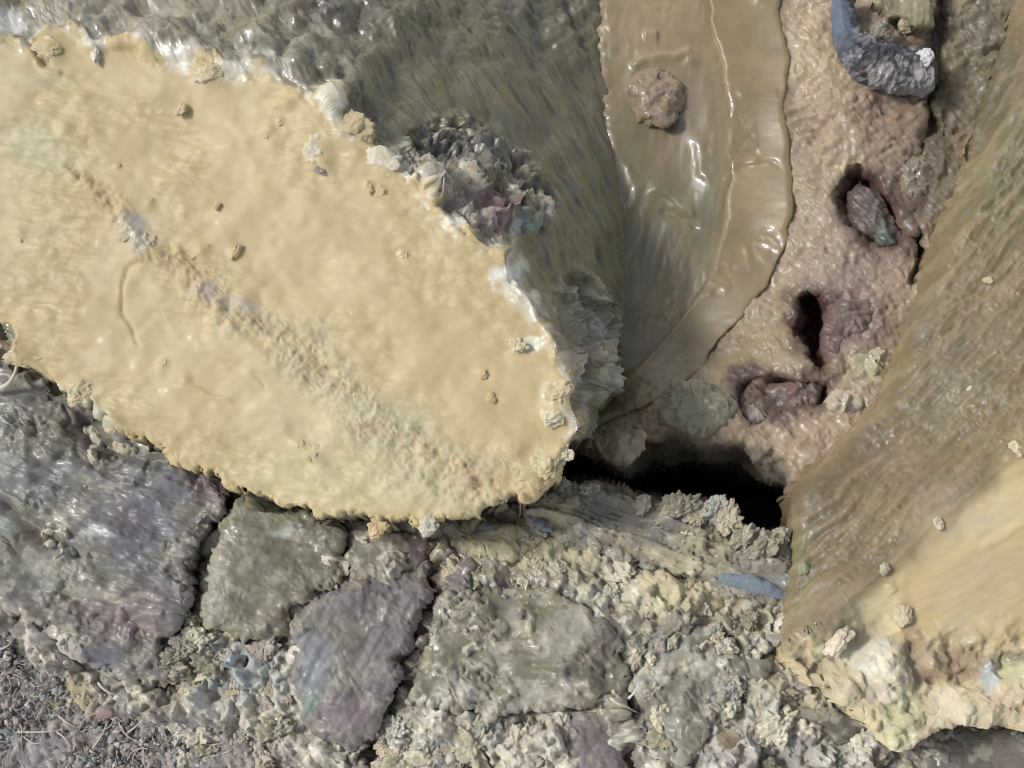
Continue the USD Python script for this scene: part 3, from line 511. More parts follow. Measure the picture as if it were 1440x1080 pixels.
bdab(1420,230,70,120,20,c(112,106,66),.8); bdab(1400,120,50,80,0,c(90,84,60),.8); bdab(1150,720,60,60,0,c(112,94,66),.8); bdab(1180,860,70,50,-30,c(136,120,92),.8); bdab(1380,480,80,80,0,c(126,108,78),.7); bdab(1320,560,60,90,40,c(118,108,80),.6); bdab(1220,640,60,60,0,c(116,94,64),.7); bdab(1320,700,60,30,-40,c(158,136,108),.6); bdab(1120,800,20,80,0,c(128,120,80),.7); bdab(1300,430,40,50,0,c(116,104,74),.7)
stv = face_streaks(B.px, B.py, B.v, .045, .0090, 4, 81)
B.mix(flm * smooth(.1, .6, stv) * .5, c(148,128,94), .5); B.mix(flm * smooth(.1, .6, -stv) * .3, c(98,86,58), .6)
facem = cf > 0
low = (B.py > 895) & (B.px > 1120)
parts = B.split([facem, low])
for nm, fc, mt_, lb in (('grooved_face', parts[0], 'streaky_clay', 'wet grooved side face of the block, painted darker brown as shade'), ('crust', parts[1], 'mud_film', 'pale lumpy lower edge of the block'), ('top_face', parts[2], 'smooth_clay', 'smooth light tan top of the block')):
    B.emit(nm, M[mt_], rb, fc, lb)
for i, (x, y, r, col, st) in enumerate([(1415,300,7,c(190,174,140),1),(1376,320,6,c(170,160,120),1),(1368,555,8,c(196,182,150),1),(1270,868,9,c(204,188,146),1),(1222,505,15,c(206,206,190),1),(1190,568,14,c(206,198,196),1),(1385,240,5,c(200,190,160),1),(1390,395,6,c(186,168,130),1),(1430,630,9,c(206,190,146),1),(1320,735,7,c(196,176,146),1),(1180,900,12,c(206,190,164),(1.4,.8)),(1150,690,7,c(180,168,130),1),(1130,800,7,c(150,150,110),1),(1245,800,7,c(170,160,130),1)]):
    if x in (1222, 1190, 1415, 1385): continue
    lump(rb, rb_z, x, y, r, col, .45, 80 + i, .6, st if st != 1 else (1, 1), 23 * i, sink=.38)

# ------------------------------------------------------------------ the foreground blocks
def block(name, label, P, h, col, push, mat='rough_clay', paints=(), tilt=(0, 0), step=2.0, rag=8, roll=20, rollh=.016, seed=0, skirt=.05, wet=.50, zf=None, cat='clay block', mottles=(), part='body', jitter=.0005, flakes=.4, crusts=(), edge=.45):
    cx, cy = np.mean(P, 0)
    z = zf or (lambda x, y: ground_base(x, y) + h + tilt[0] * (x - cx) + tilt[1] * (y - cy))
    t = thing(name, label, cat)
    s = Sheet(P, z, push, step=step, rag=rag, ragsize=.018, roll=roll, rollh=rollh, skirt=skirt, inward=5, seed=seed, jitter=jitter, jsize=.007)
    s.base(col, wet)
    if edge: s.mix(edge * smooth(-26, -2, s.S) * smooth(-.3, .4, fbm(s.v / .018, 4, seed + 800, .6)), c(176,166,140), .6)
    for m in mottles: s.mottle(*m)
    if flakes: s.mottle(.016, seed + 700, c(204,196,172), .30, .62, flakes, .75)  # pale mottle paints highlights of the lumps into the colour
    for p in paints: s.dab(*p)
    ms = [np.hypot((s.wx - x) / rx, (s.wy - y) / ry) < 1 for x, y, rx, ry, lb in crusts]
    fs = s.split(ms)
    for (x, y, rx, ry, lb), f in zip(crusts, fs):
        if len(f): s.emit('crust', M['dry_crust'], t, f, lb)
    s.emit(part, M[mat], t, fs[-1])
    return t, z
def rough_push(seed, low=.006, lsize=.05, str_ang=None, st=.002, cob=.004, csize=.013, along=.05, across=.007, cover=0.0):
    def f(s):
        wx = s.v[:, 0] + .009 * fbm(s.v / .018, 3, 31); wy = s.v[:, 1] + .009 * fbm(s.v / .018, 3, 32)
        d = low * fbm(s.v / lsize, 4, seed, .46) + .0007 * smooth(0, .6, fbm(s.v / .03, 3, seed + 9)) * fbm(s.v / .010, 3, seed + 1, .5)
        if str_ang is not None: d = d + st * streaks(s.v, str_ang, along, across, 4, seed + 2)
        k = smooth(-.1 - cover, .5 - cover, fbm(s.v / .045, 3, seed + 3))
        return d + k * cob * (cobbles(wx, wy, csize, seed, .7) / 1 + .5 * cobbles(wx, wy, csize * .45, seed + 1, .7)) * 2.2
    return f
F1 = [(-260,440),(20,500),(75,545),(135,575),(205,612),(265,648),(318,672),(328,700),(302,738),(276,775),(262,830),(255,870),(238,905),(228,955),(185,970),(130,935),(90,908),(40,870),(-20,838),(-260,800)]
def f1_push(s):
    b = rough_push(301, .007, .06, -14, .0034, .0034, .016, .05, .013)(s)
    for P, w, h in (([(-20,690),(40,735),(85,765),(120,795)], 9, -.012), ([(-30,800),(50,775),(100,785)], 20, .010), ([(105,585),(130,610),(170,630),(240,655)], 10, -.016), ([(0,850),(60,890),(140,935)], 12, .006), ([(80,830),(160,845),(200,835)], 8, -.006), ([(20,600),(60,640),(120,660),(190,690)], 7, .004), ([(100,610),(60,690),(110,740)], 8, -.003)): b = b + ridge(s, P, w, h)
    return b
f1, f1z = block('grey_block', 'long grey and purplish streaked block under the lower left edge of the slab', F1, .026, c(124,120,112), f1_push, 'mud_film', seed=31, crusts=[(50,790,75,30,'pale flaky shelf across the block'), (60,893,90,22,'pale crumbly lower edge of the block'), (292,690,32,28,'purple crumbling corner of the block')],
    mottles=((.05,91,c(112,108,112),-.1,.5,.7), (.03,92,c(146,138,124),.1,.6,.7), (.06,93,c(116,112,88),.2,.6,.6)),
    paints=((60,660,70,50,15,c(128,126,126),.8), (190,740,80,45,0,c(118,112,122),.85), (170,860,80,40,0,c(132,112,114),.8), (190,890,30,18,0,c(146,122,124),.6), (135,925,40,20,10,c(130,130,150),.6), (250,680,26,26,0,c(118,120,128),.7), (292,690,24,22,0,c(134,112,116),.8), (60,620,60,30,10,c(112,108,82),.5), (50,790,60,24,-5,c(186,182,164),.85), (15,740,30,14,0,c(176,188,184),.7), (140,752,26,8,0,c(196,204,200),.7), (60,890,70,16,35,c(198,186,174),.8), (120,600,36,26,45,c(98,88,82),.6), (240,640,40,20,30,c(112,108,84),.7), (130,830,60,12,5,c(180,180,160),.6), (35,760,40,40,40,c(110,106,88),.6)))
F2 = [(332,696),(365,700),(420,716),(474,730),(486,770),(484,818),(446,834),(416,856),(408,892),(345,906),(298,885),(282,850),(292,800),(308,755)]
f2, f2z = block('olive_block', 'smooth olive block right of the long black crack, lying below the slab', F2, .024, c(124,119,94), rough_push(311, .004, .06, -8, .0012, .0012, .012, .05, .010), 'mud_film', seed=32, wet=.50, flakes=.25, crusts=[(296,840,24,70,'pale crumbly left edge of the block'), (370,716,50,14,'crumbly top edge of the block')],
    mottles=((.05,94,c(134,128,104),0,.6,.7),), paints=((372,722,40,14,10,c(170,166,140),.6), (300,830,24,60,10,c(166,160,140),.7), (390,870,30,18,0,c(104,92,88),.6), (400,742,22,8,0,c(190,200,196),.7)))
F3 = [(480,730),(540,735),(590,742),(614,762),(610,806),(575,822),(520,832),(488,822),(478,780)]
f3, f3z = block('small_olive_block', 'small olive and purple block tucked under the lowest edge of the slab', F3, .018, c(122,114,92), rough_push(321, .005, .04, 0, .001, .003), 'rough_clay', seed=33, paints=((590,775,24,36,0,c(106,84,90),.9), (505,760,30,16,0,c(146,142,124),.6)))
F4 = [(404,905),(412,868),(448,836),(500,818),(560,802),(602,796),(610,830),(590,878),(566,930),(550,985),(525,1040),(500,1052),(455,1042),(425,1015),(416,965)]
f4, f4z = block('purple_block', 'wedge shaped purple and blue-grey block with a dark right edge', F4, .026, c(108,100,102), rough_push(331, .004, .05, 60, .0008, .0012, .010), 'mud_film', seed=34, wet=.42, flakes=.25, crusts=[(560,815,40,16,'crumbly top corner of the block')], tilt=(.00003, -.00004),
    mottles=((.03,95,c(126,116,114),0,.6,.6),), paints=((440,930,26,60,0,c(124,130,140),.8), (480,890,30,20,0,c(124,122,98),.6), (480,1005,36,22,0,c(128,108,112),.7), (440,990,18,30,0,c(118,138,118),.6), (490,950,36,20,-30,c(146,146,126),.6), (550,900,36,60,20,c(100,90,94),.7), (440,880,26,20,0,c(114,112,86),.6)))
F5 = [(618,845),(640,828),(700,826),(768,822),(830,846),(868,884),(884,955),(876,982),(820,992),(760,1004),(690,1012),(610,998),(566,990),(578,935),(600,885)]
def f5_push(s):
    b = rough_push(341, .006, .05, 0, .0012, .0045, .016, cover=.15)(s)
    for P, w, h in (([(725,850),(745,862),(745,890)], 6, .006), ([(660,875),(690,878),(740,872)], 7, .004), ([(760,900),(830,900)], 10, .006), ([(790,940),(860,948)], 10, -.008), ([(640,930),(700,930)], 9, .006)): b = b + ridge(s, P, w, h)
    return b
f5, f5z = block('wide_block', 'wide olive-grey block with pale flakes, centre of the foreground', F5, .023, c(126,121,94), f5_push, 'mud_film', seed=35, crusts=[(795,890,40,50,'pale lumpy patch on the block'), (720,990,160,24,'pale crumbly lower edge of the block')],
    mottles=((.025,96,c(176,168,148),.22,.6,.8), (.05,97,c(120,112,94),0,.6,.6)), paints=((795,890,36,44,0,c(176,168,154),.75), (850,900,30,50,0,c(106,98,92),.8), (830,950,40,14,0,c(96,92,82),.7), (690,930,40,14,10,c(186,182,164),.6), (640,980,50,20,0,c(190,184,168),.7), (740,990,60,20,0,c(184,178,164),.7)))
F6 = [(892,880),(940,868),(990,880),(1060,900),(1095,925),(1080,960),(1010,985),(990,1040),(960,1070),(900,1062),(886,1010),(890,940)]
f6, f6z = block('broken_block', 'broken grey block covered in crumbs, right of the wide olive block', F6, .014, c(132,126,108), rough_push(351, .010, .04, 0, .001, .0034, .018, cover=.2), 'mud_film', seed=36, crusts=[(990,930,50,26,'pale yellowish crumbs on the block')],
    mottles=((.03,98,c(186,180,164),.1,.5,.8), (.04,99,c(112,106,98),.1,.5,.7)), paints=((930,1010,40,40,0,c(122,120,104),.7), (930,900,40,24,0,c(150,156,150),.6), (990,930,40,20,0,c(192,188,166),.7), (1060,935,30,20,0,c(112,106,90),.7)))
F7 = [(806,1004),(870,1000),(880,1030),(876,1300),(790,1300),(796,1050)]
f7, f7z = block('plum_block', 'small plum coloured block at the bottom edge left of a thin vertical crack', F7, .014, c(128,114,114), rough_push(361, .006, .04, 0, .001, .004), 'stone', seed=37, paints=((840,1050,30,26,0,c(122,110,110),.8), (860,1010,30,14,0,c(166,160,154),.6)))
F8 = [(1070,1010),(1120,985),(1190,990),(1235,1010),(1225,1035),(1170,1048),(1110,1040)]
f8, f8z = block('slate_wedge', 'dark flat grey wedge lying against the lower edge of the right block', F8, .012, c(104,98,84), rough_push(371, .005, .05, 10, .0022, .002), 'rough_clay', seed=38, paints=((1215,1010,14,10,0,c(190,196,206),.7),))
F9 = [(1300,1075),(1312,1040),(1350,1020),(1410,1024),(1470,1040),(1480,1300),(1300,1300)]
f9, f9z = block('flat_stone', 'smooth dark grey stone in the bottom right corner', F9, .016, c(112,108,98), rough_push(381, .003, .05, 0, .0008, .001), 'stone', seed=39, cat='stone', tilt=(0, -.0001), paints=((1420,1060,24,30,0,c(126,110,108),.6), (1438,1040,14,14,0,c(150,164,166),.5)))
F10 = ell(1012, 1045, 40, 26, 5)
f10, f10z = block('brown_cobble', 'rounded brown cobble at the bottom edge among pale crumbs', F10, .012, c(140,122,96), rough_push(391, .004, .04, 0, .001, .002), 'stone', seed=40, cat='stone', roll=24, rollh=.02, rag=3)
# striated ledge under the hole
LEDGE = [(722,705),(755,684),(790,682),(835,690),(870,695),(905,708),(945,716),(985,726),(1020,735),(1060,765),(1112,772),(1118,862),(1060,846),(1010,832),(960,815),(900,792),(850,780),(790,760),(745,735)]
def ledge_push(s):
    b = .0055 * streaks(s.v, -16, .09, .006, 4, 401) + .0018 * streaks(s.v, -14, .04, .0025, 3, 402) + .005 * fbm(s.v / .05, 3, 403)
    wx = s.v[:, 0] + .009 * fbm(s.v / .018, 3, 31); wy = s.v[:, 1] + .009 * fbm(s.v / .018, 3, 32)
    k = np.exp(-(((s.px - 1000) / 60) ** 2 + ((s.py - 745) / 45) ** 2)) + .7 * smooth(0, .5, noise(s.v / .04, 24))
    return b + k * (.012 * cobbles(wx, wy, .022, 30) + .006 * cobbles(wx, wy, .010, 31))
ledge, ledge_z = block('streaked_ledge', 'grey ledge with long fibrous streaks along the lower lip of the black hole', LEDGE, .024, c(140,132,112), ledge_push, 'mud_film', seed=41, part='body', rag=6, crusts=[(1000,752,70,34,'knobbly clump on the lip of the hole'), (785,715,40,16,'yellowish smear at the left end')],
    mottles=((.03,402,c(122,122,118),0,.5,.7),), paints=((860,725,80,20,14,c(128,126,118),.8), (1000,760,50,30,0,c(158,148,116),.8), (780,720,40,20,10,c(196,186,146),.8), (1080,790,40,16,5,c(138,128,116),.7), (950,790,90,14,12,c(184,172,136),.7), (1070,820,50,14,10,c(150,160,166),.6)))
for P, lb, w in (([(752,732),(762,738),(775,748)], 'short blue-grey sliver pressed into the ledge', 5), ([(1012,812),(1045,818),(1080,828),(1112,842)], 'long blue-grey strip along the right end of the ledge', 10)):
    P = np.array(P, float); tt = np.linspace(0, len(P) - 1, 24); x = np.interp(tt, range(len(P)), P[:, 0]); y = np.interp(tt, range(len(P)), P[:, 1])
    ww = w * np.sin(np.linspace(.25, math.pi - .05, 24)) ** .6 + .5
    v, f = [], []
    ring = np.linspace(0, 2 * math.pi, 10, endpoint=False)
    z0 = ledge_z(x, y) + .004
    ctr = at(x, y, z0); tv = np.gradient(ctr, axis=0); tv /= np.linalg.norm(tv, axis=1, keepdims=True); sd = np.cross(tv, [0, 0, 1.0])
    for i in range(24):
        for a in ring: v.append(ctr[i] + sd[i] * math.cos(a) * ww[i] * PX + np.array([0, 0, 1]) * math.sin(a) * ww[i] * PX * .8)
    v = np.array(v); v = v + .0008 * noise(v / .006, 9)[:, None]
    f = [(i * 10 + j, i * 10 + (j + 1) % 10, (i + 1) * 10 + (j + 1) % 10) for i in range(23) for j in range(10)] + [(i * 10 + j, (i + 1) * 10 + (j + 1) % 10, (i + 1) * 10 + j) for i in range(23) for j in range(10)]
    f += [(0, j + 1, j) for j in range(1, 9)] + [(230, 230 + j, 231 + j) for j in range(1, 9)]
    tag(put('blue_sliver', v, np.array(f), M['stone'], None, c(118,130,142), .5), lb, 'sliver')

# ------------------------------------------------------------------ lumps and stones in the gully and on the bank
def boulder(name, label, P, h, col, push, seed, paints=(), mat='rough_clay', wet=.6, roll=24, rollh=.02, zf=None, cat='clod', rag=4, skirt=.04, mottles=(), jitter=.0006, step=1.8):
    return block(name, label, P, h, col, push, mat, paints, seed=seed, roll=roll, rollh=rollh, rag=rag, skirt=skirt, wet=wet, zf=zf, cat=cat, mottles=mottles, jitter=jitter, step=step, flakes=0, edge=0)
boulder('brown_clod', 'rounded brown clod half sunk in the wet mud of the gully', ell(921,136,42,42,20), .018, c(144,122,96), rough_push(501, .007, .03, 30, .0016, .0008, .010, .03, .006), 51, ((935,165,20,12,0,c(150,126,108),.8),), wet=.6, roll=34, rollh=.024)
boulder('green_clod', 'rounded greenish-grey clod above the black hole', ell(980,574,56,40,0), .020, c(142,136,108), rough_push(511, .006, .03, 0, .001, .004, .010), 52, ((985,560,30,20,0,c(150,146,122),.7), (1000,592,30,14,0,c(120,114,92),.6)))
boulder('tan_clod', 'tan clod hanging over the left end of the black hole', [(832,618),(856,600),(892,598),(912,612),(905,634),(890,650),(866,652),(842,638)], .014, c(164,146,116), rough_push(521, .006, .03, 0, .001, .002, .010), 53, ((880,648,20,10,0,c(180,172,146),.7),), roll=12, rollh=.01)
boulder('purple_stone', 'purple-brown stone beside the upright oval hole', [(1162,430),(1180,412),(1215,412),(1235,425),(1238,460),(1215,490),(1190,508),(1170,515),(1160,490),(1158,455)], .004, c(116,92,84), rough_push(531, .008, .035, 20, .002, .003, .010), 54, ((1195,460,20,20,0,c(144,122,118),.6),), 'stone', roll=24, rollh=.020, cat='stone')
boulder('dark_stone', 'dark purplish stone in a hollow of the bank, green at its lower tip', [(1190,272),(1210,258),(1235,272),(1252,298),(1268,330),(1262,350),(1232,344),(1205,328),(1190,305)], -.010, c(88,72,66), rough_push(541, .006, .03, -45, .0025, .002, .010, .03, .006), 55, ((1240,332,16,20,-20,c(92,112,98),.85), (1225,300,16,20,0,c(104,92,92),.6)), 'stone', roll=16, rollh=.016, cat='stone')
boulder('mauve_clod', 'mauve crumbly clod lying in a dark pocket just right of the greenish-grey clod', [(1040,555),(1065,535),(1110,538),(1155,545),(1150,572),(1105,590),(1060,596),(1040,585)], -.012, c(118,96,86), rough_push(551, .008, .03, 0, .001, .005, .011), 56, ((1065,580,14,10,0,c(180,168,156),.7), (1085,555,30,12,0,c(112,84,76),.6)), 'dry_crust', roll=12, rollh=.014)
boulder('wet_grey_lump', 'glossy grey wet lump in the dark corner between bank and right block', ell(1290,250,30,30,0), .006, c(130,116,96), rough_push(561, .005, .02, 0, .001, .004, .008), 57, (), 'wet_clay', wet=.9, roll=24, rollh=.014)
boulder('upright_clay_chunk', 'olive-tan chunk of clay behind the curved blue shard at the top', PLANTER, .03, c(150,138,102), rough_push(571, .003, .05, 85, .0018, .001, .010, .06, .008), 58, ((1240,20,14,40,0,c(110,94,84),.6),), 'wet_clay', wet=.55, roll=10, rollh=.012, cat='clay chunk')
boulder('shiny_pale_lump', 'shiny pale lump against the grooved face, the upper of two', ell(1222,506,30,22,0), .006, c(176,166,128), rough_push(581, .004, .02, 0, .001, .004, .009), 59, (), 'wet_clay', wet=.9, roll=14, rollh=.012)
boulder('shiny_pale_lump', 'shiny pinkish-white lump against the grooved face, the lower of two', ell(1190,566,28,18,20), .006, c(182,166,140), rough_push(591, .004, .02, 0, .001, .004, .009), 60, (), 'wet_clay', wet=.9, roll=12, rollh=.012)
boulder('mauve_cobble', 'small mauve cobble between the purple wedge and the ledge', ell(638,812,34,34,0), .018, c(134,120,116), rough_push(601, .005, .03, 0, .001, .004, .010), 61, ((625,790,20,14,0,c(112,98,98),.7),), 'stone', roll=30, rollh=.026, cat='stone')
boulder('yellow_clod', 'yellowish smooth clod between the ledge and the wide olive block', ell(690,762,46,34,10), .016, c(200,186,140), rough_push(611, .005, .03, 0, .001, .003, .011), 62, ((672,740,26,10,20,c(206,214,210),.7),), wet=.5)
boulder('yellow_clod', 'larger yellow-tan smear of clay below the blue-grey strip', ell(960,838,60,30,8), .014, c(200,182,136), rough_push(621, .006, .03, 0, .001, .004, .012), 63, ((950,815,30,10,5,c(214,218,206),.7),), wet=.45)

# curved blue-grey shard
def shard():
    n, m = 60, 16
    arc = np.array([(1190,-12),(1186,16),(1190,42),(1204,66),(1226,82),(1250,92),(1278,97),(1306,96)], float)
    tt = np.linspace(0, len(arc) - 1, n); k = np.arange(len(arc))
    x = np.interp(tt, k, arc[:, 0]); y = np.interp(tt, k, arc[:, 1]); x = ndimage.gaussian_filter1d(x, 3, mode='nearest'); y = ndimage.gaussian_filter1d(y, 3, mode='nearest')
    z = ground_base(x, y) + .026
    ctr = at(x, y, z); tv = np.gradient(ctr, axis=0); tv /= np.linalg.norm(tv, axis=1, keepdims=True); sd = np.cross(tv, [0, 0, 1.0])
    t = np.linspace(0, 1, n); hw = (18 + 24 * smooth(.15, .7, t)) * PX; hh = .022 + .006 * t
    v = []
    for i in range(n):
        for j in range(m):
            a = 2 * math.pi * j / m; e = .7
            cx, sx = math.copysign(abs(math.cos(a)) ** e, math.cos(a)), math.copysign(abs(math.sin(a)) ** e, math.sin(a))
            v.append(ctr[i] + sd[i] * cx * hw[i] + np.array([0, 0, 1.0]) * (sx * hh[i] - .35 * hh[i] * (1 - cx) * .8))
    v = np.array(v)
    f = [(i * m + j, i * m + (j + 1) % m, (i + 1) * m + (j + 1) % m) for i in range(n - 1) for j in range(m)] + [(i * m + j, (i + 1) * m + (j + 1) % m, (i + 1) * m + j) for i in range(n - 1) for j in range(m)]
    f += [(0, j + 1, j) for j in range(1, m - 1)] + [((n - 1) * m, (n - 1) * m + j, (n - 1) * m + j + 1) for j in range(1, m - 1)]
    mesh = trimesh.Trimesh(v, np.array(f), process=False); mesh = mesh.subdivide().subdivide(); v = np.array(mesh.vertices)
    nn = np.array(mesh.vertex_normals)
    i = np.linalg.norm(v[:, None, :2] - ctr[None, ::3, :2], axis=2).argmin(1) * 3
    side = ((v - ctr[i]) * sd[i]).sum(1) / hw[i]; along = t[i]
    rough = smooth(.25, .55, along) + smooth(.3, -.2, side) ** 1 * .8
    rough = np.clip(rough, 0, 1)
    d = rough * (.0028 * fbm(v / .008, 4, 701, .6) + .0035 * cobbles(v[:, 0], v[:, 1], .007, 33, .6)) + .0008 * fbm(v / .02, 3, 702)
    v = v + nn * d[:, None]
    m_ = smooth(.0, .5, fbm(v / .012, 4, 703, .6))[:, None]
    blue = c(86,100,122); dark = c(58,58,62); grey = c(124,120,124)
    tone = blue * (1 - rough[:, None]) + (dark * (1 - m_) + grey * m_) * rough[:, None]
    end = (smooth(.5, .75, along) * smooth(.1, .5, side + .5 * fbm(v / .02, 3, 704)))[:, None] * .8
    tone = tone * (1 - end) + c(168,160,158) * end
    return v, np.array(mesh.faces), tone, .35 + .3 * m_[:, 0]
v, f, tone, w = shard()
t = thing('curved_shard', 'curved blue-grey shard with a rough dark inner side, half buried at the top right', 'shard')
put('body', v, f, M['stone'], t, tone, w)
for i, (x, y, r, col) in enumerate([(1240,40,12,c(120,112,92)),(1302,80,10,c(196,196,198)),(1270,36,9,c(160,146,112))]):
    if i == 1: lump(t, lambda a, b: ground_base(a, b) + .045, x, y, r, col, .4, 140 + i, .7, mat='stone', name='chip')
    else: tag(lump(None, lambda a, b: ground_base(a, b) + .03, x, y, r, col, .6, 140 + i, .7, name='small_clod'), ('grey-green small clod caught inside the curve of the blue shard', '', 'tan small clod on the rim behind the blue shard')[i], 'clod')

# ------------------------------------------------------------------ loose clods, crumbs, straws
protos = []
UsdGeom.Scope.Define(stage, '/World/Looks').GetPrim()
rng = np.random.default_rng(12)
pal = [c(196,186,164), c(206,198,170), c(168,158,130), c(156,146,124), c(190,176,142), c(172,158,142), c(178,176,160), c(146,138,112)]
for k in range(8):
    cls = stage.CreateClassPrim(f'/World/clod_kind_{k:03d}') if False else stage.CreateClassPrim(f'/clod_kind_{k:03d}')
    v, f = blob(400 + k, 1.0, .72, 4, .42, (1 + .25 * (k % 3), 1), .26, .30)
    m = usdkit.mesh(stage, str(cls.GetPath()) + '/body', (v, f), M['loose_clod'], smooth=True)
    api = UsdGeom.PrimvarsAPI(m)
    api.CreatePrimvar('tone', Sdf.ValueTypeNames.Color3fArray, 'vertex').Set(Vt.Vec3fArray.FromNumpy(np.broadcast_to(pal[k], (len(v), 3)).astype(np.float32).copy()))
    api.CreatePrimvar('wet', Sdf.ValueTypeNames.FloatArray, 'vertex').Set(Vt.FloatArray.FromNumpy(np.full(len(v), .6, np.float32)))
def clod(px, py, r, z, k, label, group, name='pale_clod'):
    x = UsdGeom.Xform.Define(stage, numbered('/World/' + name)); p = x.GetPrim()
    p.GetReferences().AddInternalReference(f'/clod_kind_{k:03d}'); p.SetInstanceable(True)
    x.AddTranslateOp().Set(Gf.Vec3d(*map(float, at(px, py, z)))); x.AddRotateZOp().Set(float(rng.uniform(0, 360))); x.AddScaleOp().Set(Gf.Vec3f(*[float(r * PX)] * 3))
    tag(p, label, 'clod', group)
blocks_f = [sdf(P) for P in (F1, F2, F3, F4, F5, F6, F7, F8, F9, LEDGE)]
GROUPS = [('pale crumbly clod in the band below the olive block', 'crumbs below the olive block', (250, 895, 420, 1075), 34), ('pale crumbly clod along the bottom edge below the wide block', 'crumbs below the wide block', (530, 995, 800, 1085), 44),
    ('crumbly clod in the heap right of the wide block', 'crumbs right of the wide block', (880, 850, 1110, 1075), 46), ('yellowish crumb on the slope under the streaked ledge', 'crumbs under the ledge', (640, 735, 1000, 850), 36), ('grey crumb in front of the right block', 'crumbs before the right block', (1060, 930, 1290, 1080), 30)]
for label, group, (x0, y0, x1, y1), n in GROUPS:
    k = 0; tries = 0
    while k < n and tries < 2000:
        tries += 1
        x, y = rng.uniform(x0, x1), rng.uniform(y0, y1); r = 4 + 12 * rng.random() ** 2.2
        X, Y = np.array([x]), np.array([y])
        on = min(f(X, Y)[0] for f in blocks_f)
        if on < (4 if 'heap' not in label else -60): continue
        z = ground_base(X, Y)[0] + .004 + r * PX * .02 + (.010 if on < 0 else 0)
        kk = int(rng.integers(0, 8))
        if 'yellow' in label: kk = (1, 4, 0)[kk % 3]
        clod(x, y, r, z, kk, label, group); k += 1
for label, group, pts in (('grey clod stuck in the long black crack', 'clods in the black crack', [(258,905,9),(246,925,11),(262,870,8),(238,945,12),(268,888,6)]), ('tiny clod on the lip of the black hole', 'clods on the lip of the hole', [(770,688,10),(783,682,12),(832,692,8),(905,712,9),(952,705,10),(960,718,12),(1008,716,12),(1018,730,10),(1045,758,10),(1075,765,12),(1098,760,10),(945,722,9),(985,724,8)])):
    for x, y, r in pts: clod(x, y, r, ledge_z(np.array([float(x)]), np.array([float(y)]))[0] + (.004 if 'lip' in label else -.012), int(rng.integers(0, 8)), label, group)
# fine soil crumbs in the corner: nobody could count them
cp, cf_, ctn = [], [], []
n0 = 0; bm = trimesh.creation.icosphere(1, 1.0)
for i in range(3600):
    x, y = rng.uniform(-60, 520), rng.uniform(860, 1150)
    if soil_f(np.array([x]), np.array([y]))[0] > rng.uniform(-12, 14): continue
    r = (1.6 + 4.2 * rng.random() ** 3) * PX
    v = np.array(bm.vertices) * (1 + .35 * rng.normal(size=(len(bm.vertices), 1))) * r * rng.uniform(.7, 1.2, 3)
    z = ground_z(np.array([x]), np.array([y]))[0] + .006
    cp.append(v + at(x, y, z)); cf_.append(np.array(bm.faces) + n0); n0 += len(v)
    col = [c(166,160,154), c(132,127,126), c(200,190,178), c(112,106,106), c(170,154,150), c(156,160,154)][int(rng.integers(0, 6))]
    ctn.append(np.broadcast_to(col, (len(v), 3)))
tag(put('soil_crumbs', np.vstack(cp), np.vstack(cf_), M['dry_crust'], None, np.vstack(ctn), .1), 'fine grey soil crumbs in the lower left corner', 'soil', None, 'stuff')

def strand(P3, r0, r1, m=6):
    P3 = np.asarray(P3); n = len(P3); tv = np.gradient(P3, axis=0); tv /= np.linalg.norm(tv, axis=1, keepdims=True)
    a = np.cross(tv, [0, 0, 1.0]); a /= np.linalg.norm(a, axis=1, keepdims=True); b = np.cross(a, tv)
    v = np.vstack([P3[i] + (r0 + (r1 - r0) * i / (n - 1)) * (a[i] * math.cos(q) + b[i] * math.sin(q)) for i in range(n) for q in np.arange(m) * 2 * math.pi / m])
    f = [(i * m + j, i * m + (j + 1) % m, (i + 1) * m + (j + 1) % m) for i in range(n - 1) for j in range(m)] + [(i * m + j, (i + 1) * m + (j + 1) % m, (i + 1) * m + j) for i in range(n - 1) for j in range(m)]
    return v, np.array(f)
def straw(x0, y0, x1, y1, bend, w, col, label, group=None, zoff=.009, name='straw', zf=None):
    t = np.linspace(0, 1, 10); dx, dy = x1 - x0, y1 - y0
    x = x0 + dx * t - dy * bend * np.sin(t * math.pi); y = y0 + dy * t + dx * bend * np.sin(t * math.pi)
    z = (zf or ground_base)(x, y) + zoff + .004 * np.sin(t * math.pi)
    v, f = strand(at(x, y, z), w * PX, w * PX * .5)
    tag(put(name, v, f, M['straw'], None, col, .2), label, 'straw' if name == 'straw' else 'root', group)
sc = c(206,192,176)
named = [(25,1029,90,1026,.03,1.6,'longest pale straw lying level across the lower left soil'),(78,1028,100,1055,-.1,1.3,'short straw branching down from the long level straw'),(130,1052,152,1014,.05,1.4,'steep pale straw right of the pink-tinted soil'),(180,1030,206,1004,.05,1.2,'slanting straw near the foot of the grey streaked block'),(138,960,162,977,.1,1.8,'thick short straw just under the grey streaked block'),(0,913,18,901,.1,1.8,'straw poking in at the left edge over the dark soil'),(82,1006,105,1022,.05,1.2,'thin straw below the yellow crumbs')]
for x0, y0, x1, y1, b, w, lb in named: straw(x0, y0, x1, y1, b, w, sc, lb)
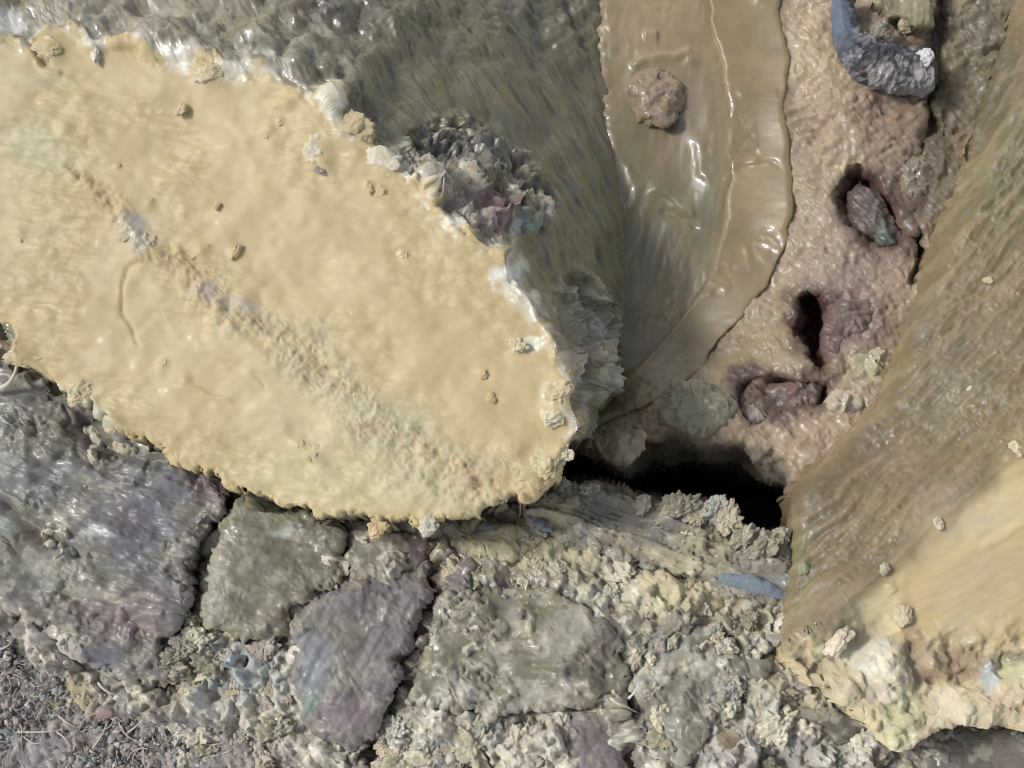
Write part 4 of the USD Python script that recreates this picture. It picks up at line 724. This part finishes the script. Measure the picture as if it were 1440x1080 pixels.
for i in range(46):
    x, y = rng.uniform(-10, 330), rng.uniform(950, 1085); a = rng.uniform(0, math.pi); L = rng.uniform(10, 42)
    if soil_f(np.array([x]), np.array([y]))[0] > -6: continue
    straw(x, y, x + L * math.cos(a), y + L * math.sin(a), rng.uniform(-.25, .25), rng.uniform(.5, 1.0), [sc, c(176,164,150), c(150,150,140)][i % 3], 'fine short straw fibre scattered on the grey soil', 'fine straw fibres on the soil')
fv, ff, n0 = [], [], 0
for i in range(1500):
    x, y = rng.uniform(-40, 430), rng.uniform(880, 1110)
    if soil_f(np.array([x]), np.array([y]))[0] > rng.uniform(-20, 4): continue
    a = rng.uniform(0, math.pi); L = rng.uniform(5, 20); t5 = np.linspace(0, 1, 5); bx = rng.uniform(-.3, .3)
    xx = x + L * (t5 * math.cos(a) - bx * np.sin(t5 * math.pi) * math.sin(a)); yy = y + L * (t5 * math.sin(a) + bx * np.sin(t5 * math.pi) * math.cos(a))
    v, f = strand(at(xx, yy, ground_base(xx, yy) + .006 + .004 * t5 * rng.uniform(-1, 1.4)), .55 * PX, .3 * PX, 4); fv.append(v); ff.append(f + n0); n0 += len(v)
fv = np.vstack(fv); tag(put('plant_litter', fv, np.vstack(ff), M['straw'], None, np.where(np.repeat(rng.random(len(fv) // 20), 20)[:, None] < .6, c(200,190,176), c(150,142,128)), .2), 'fine dry plant fibres matted over the grey soil in the corner', 'plant litter', None, 'stuff')
straw(-12,550,24,514,.18,4.2,c(206,196,166),'pale root sticking out from under the left corner of the slab',None,.04,'root')
straw(0,585,18,598,.1,1.2,c(196,190,176),'thin root on the grey streaked block at the left edge',None,.036,'root')
straw(884,982,898,958,.1,1.6,c(206,200,190),'pale straw bridging the thin vertical crack',None,.03)
# small flat stone lying in the pale crust at the lower left
boulder('dark_sliver_stone', 'small dark flat stone in the pale crust at the lower left', [(74,912),(84,912),(105,928),(118,940),(112,947),(98,942),(82,930)], .022, c(88,80,68), rough_push(631, .001, .02, 40, .0006, .0005, .008), 64, (), 'stone', roll=5, rollh=.004, cat='stone', rag=1.5, skirt=.015)
boulder('pink_pebble', 'rounded pinkish pebble beside the yellow crumbs in the soil', ell(148,1002,15,11,0), .012, c(166,136,128), rough_push(641, .001, .02, 0, .0005, .0008, .008), 65, (), 'stone', roll=9, rollh=.01, cat='pebble', rag=1.5, skirt=.015)
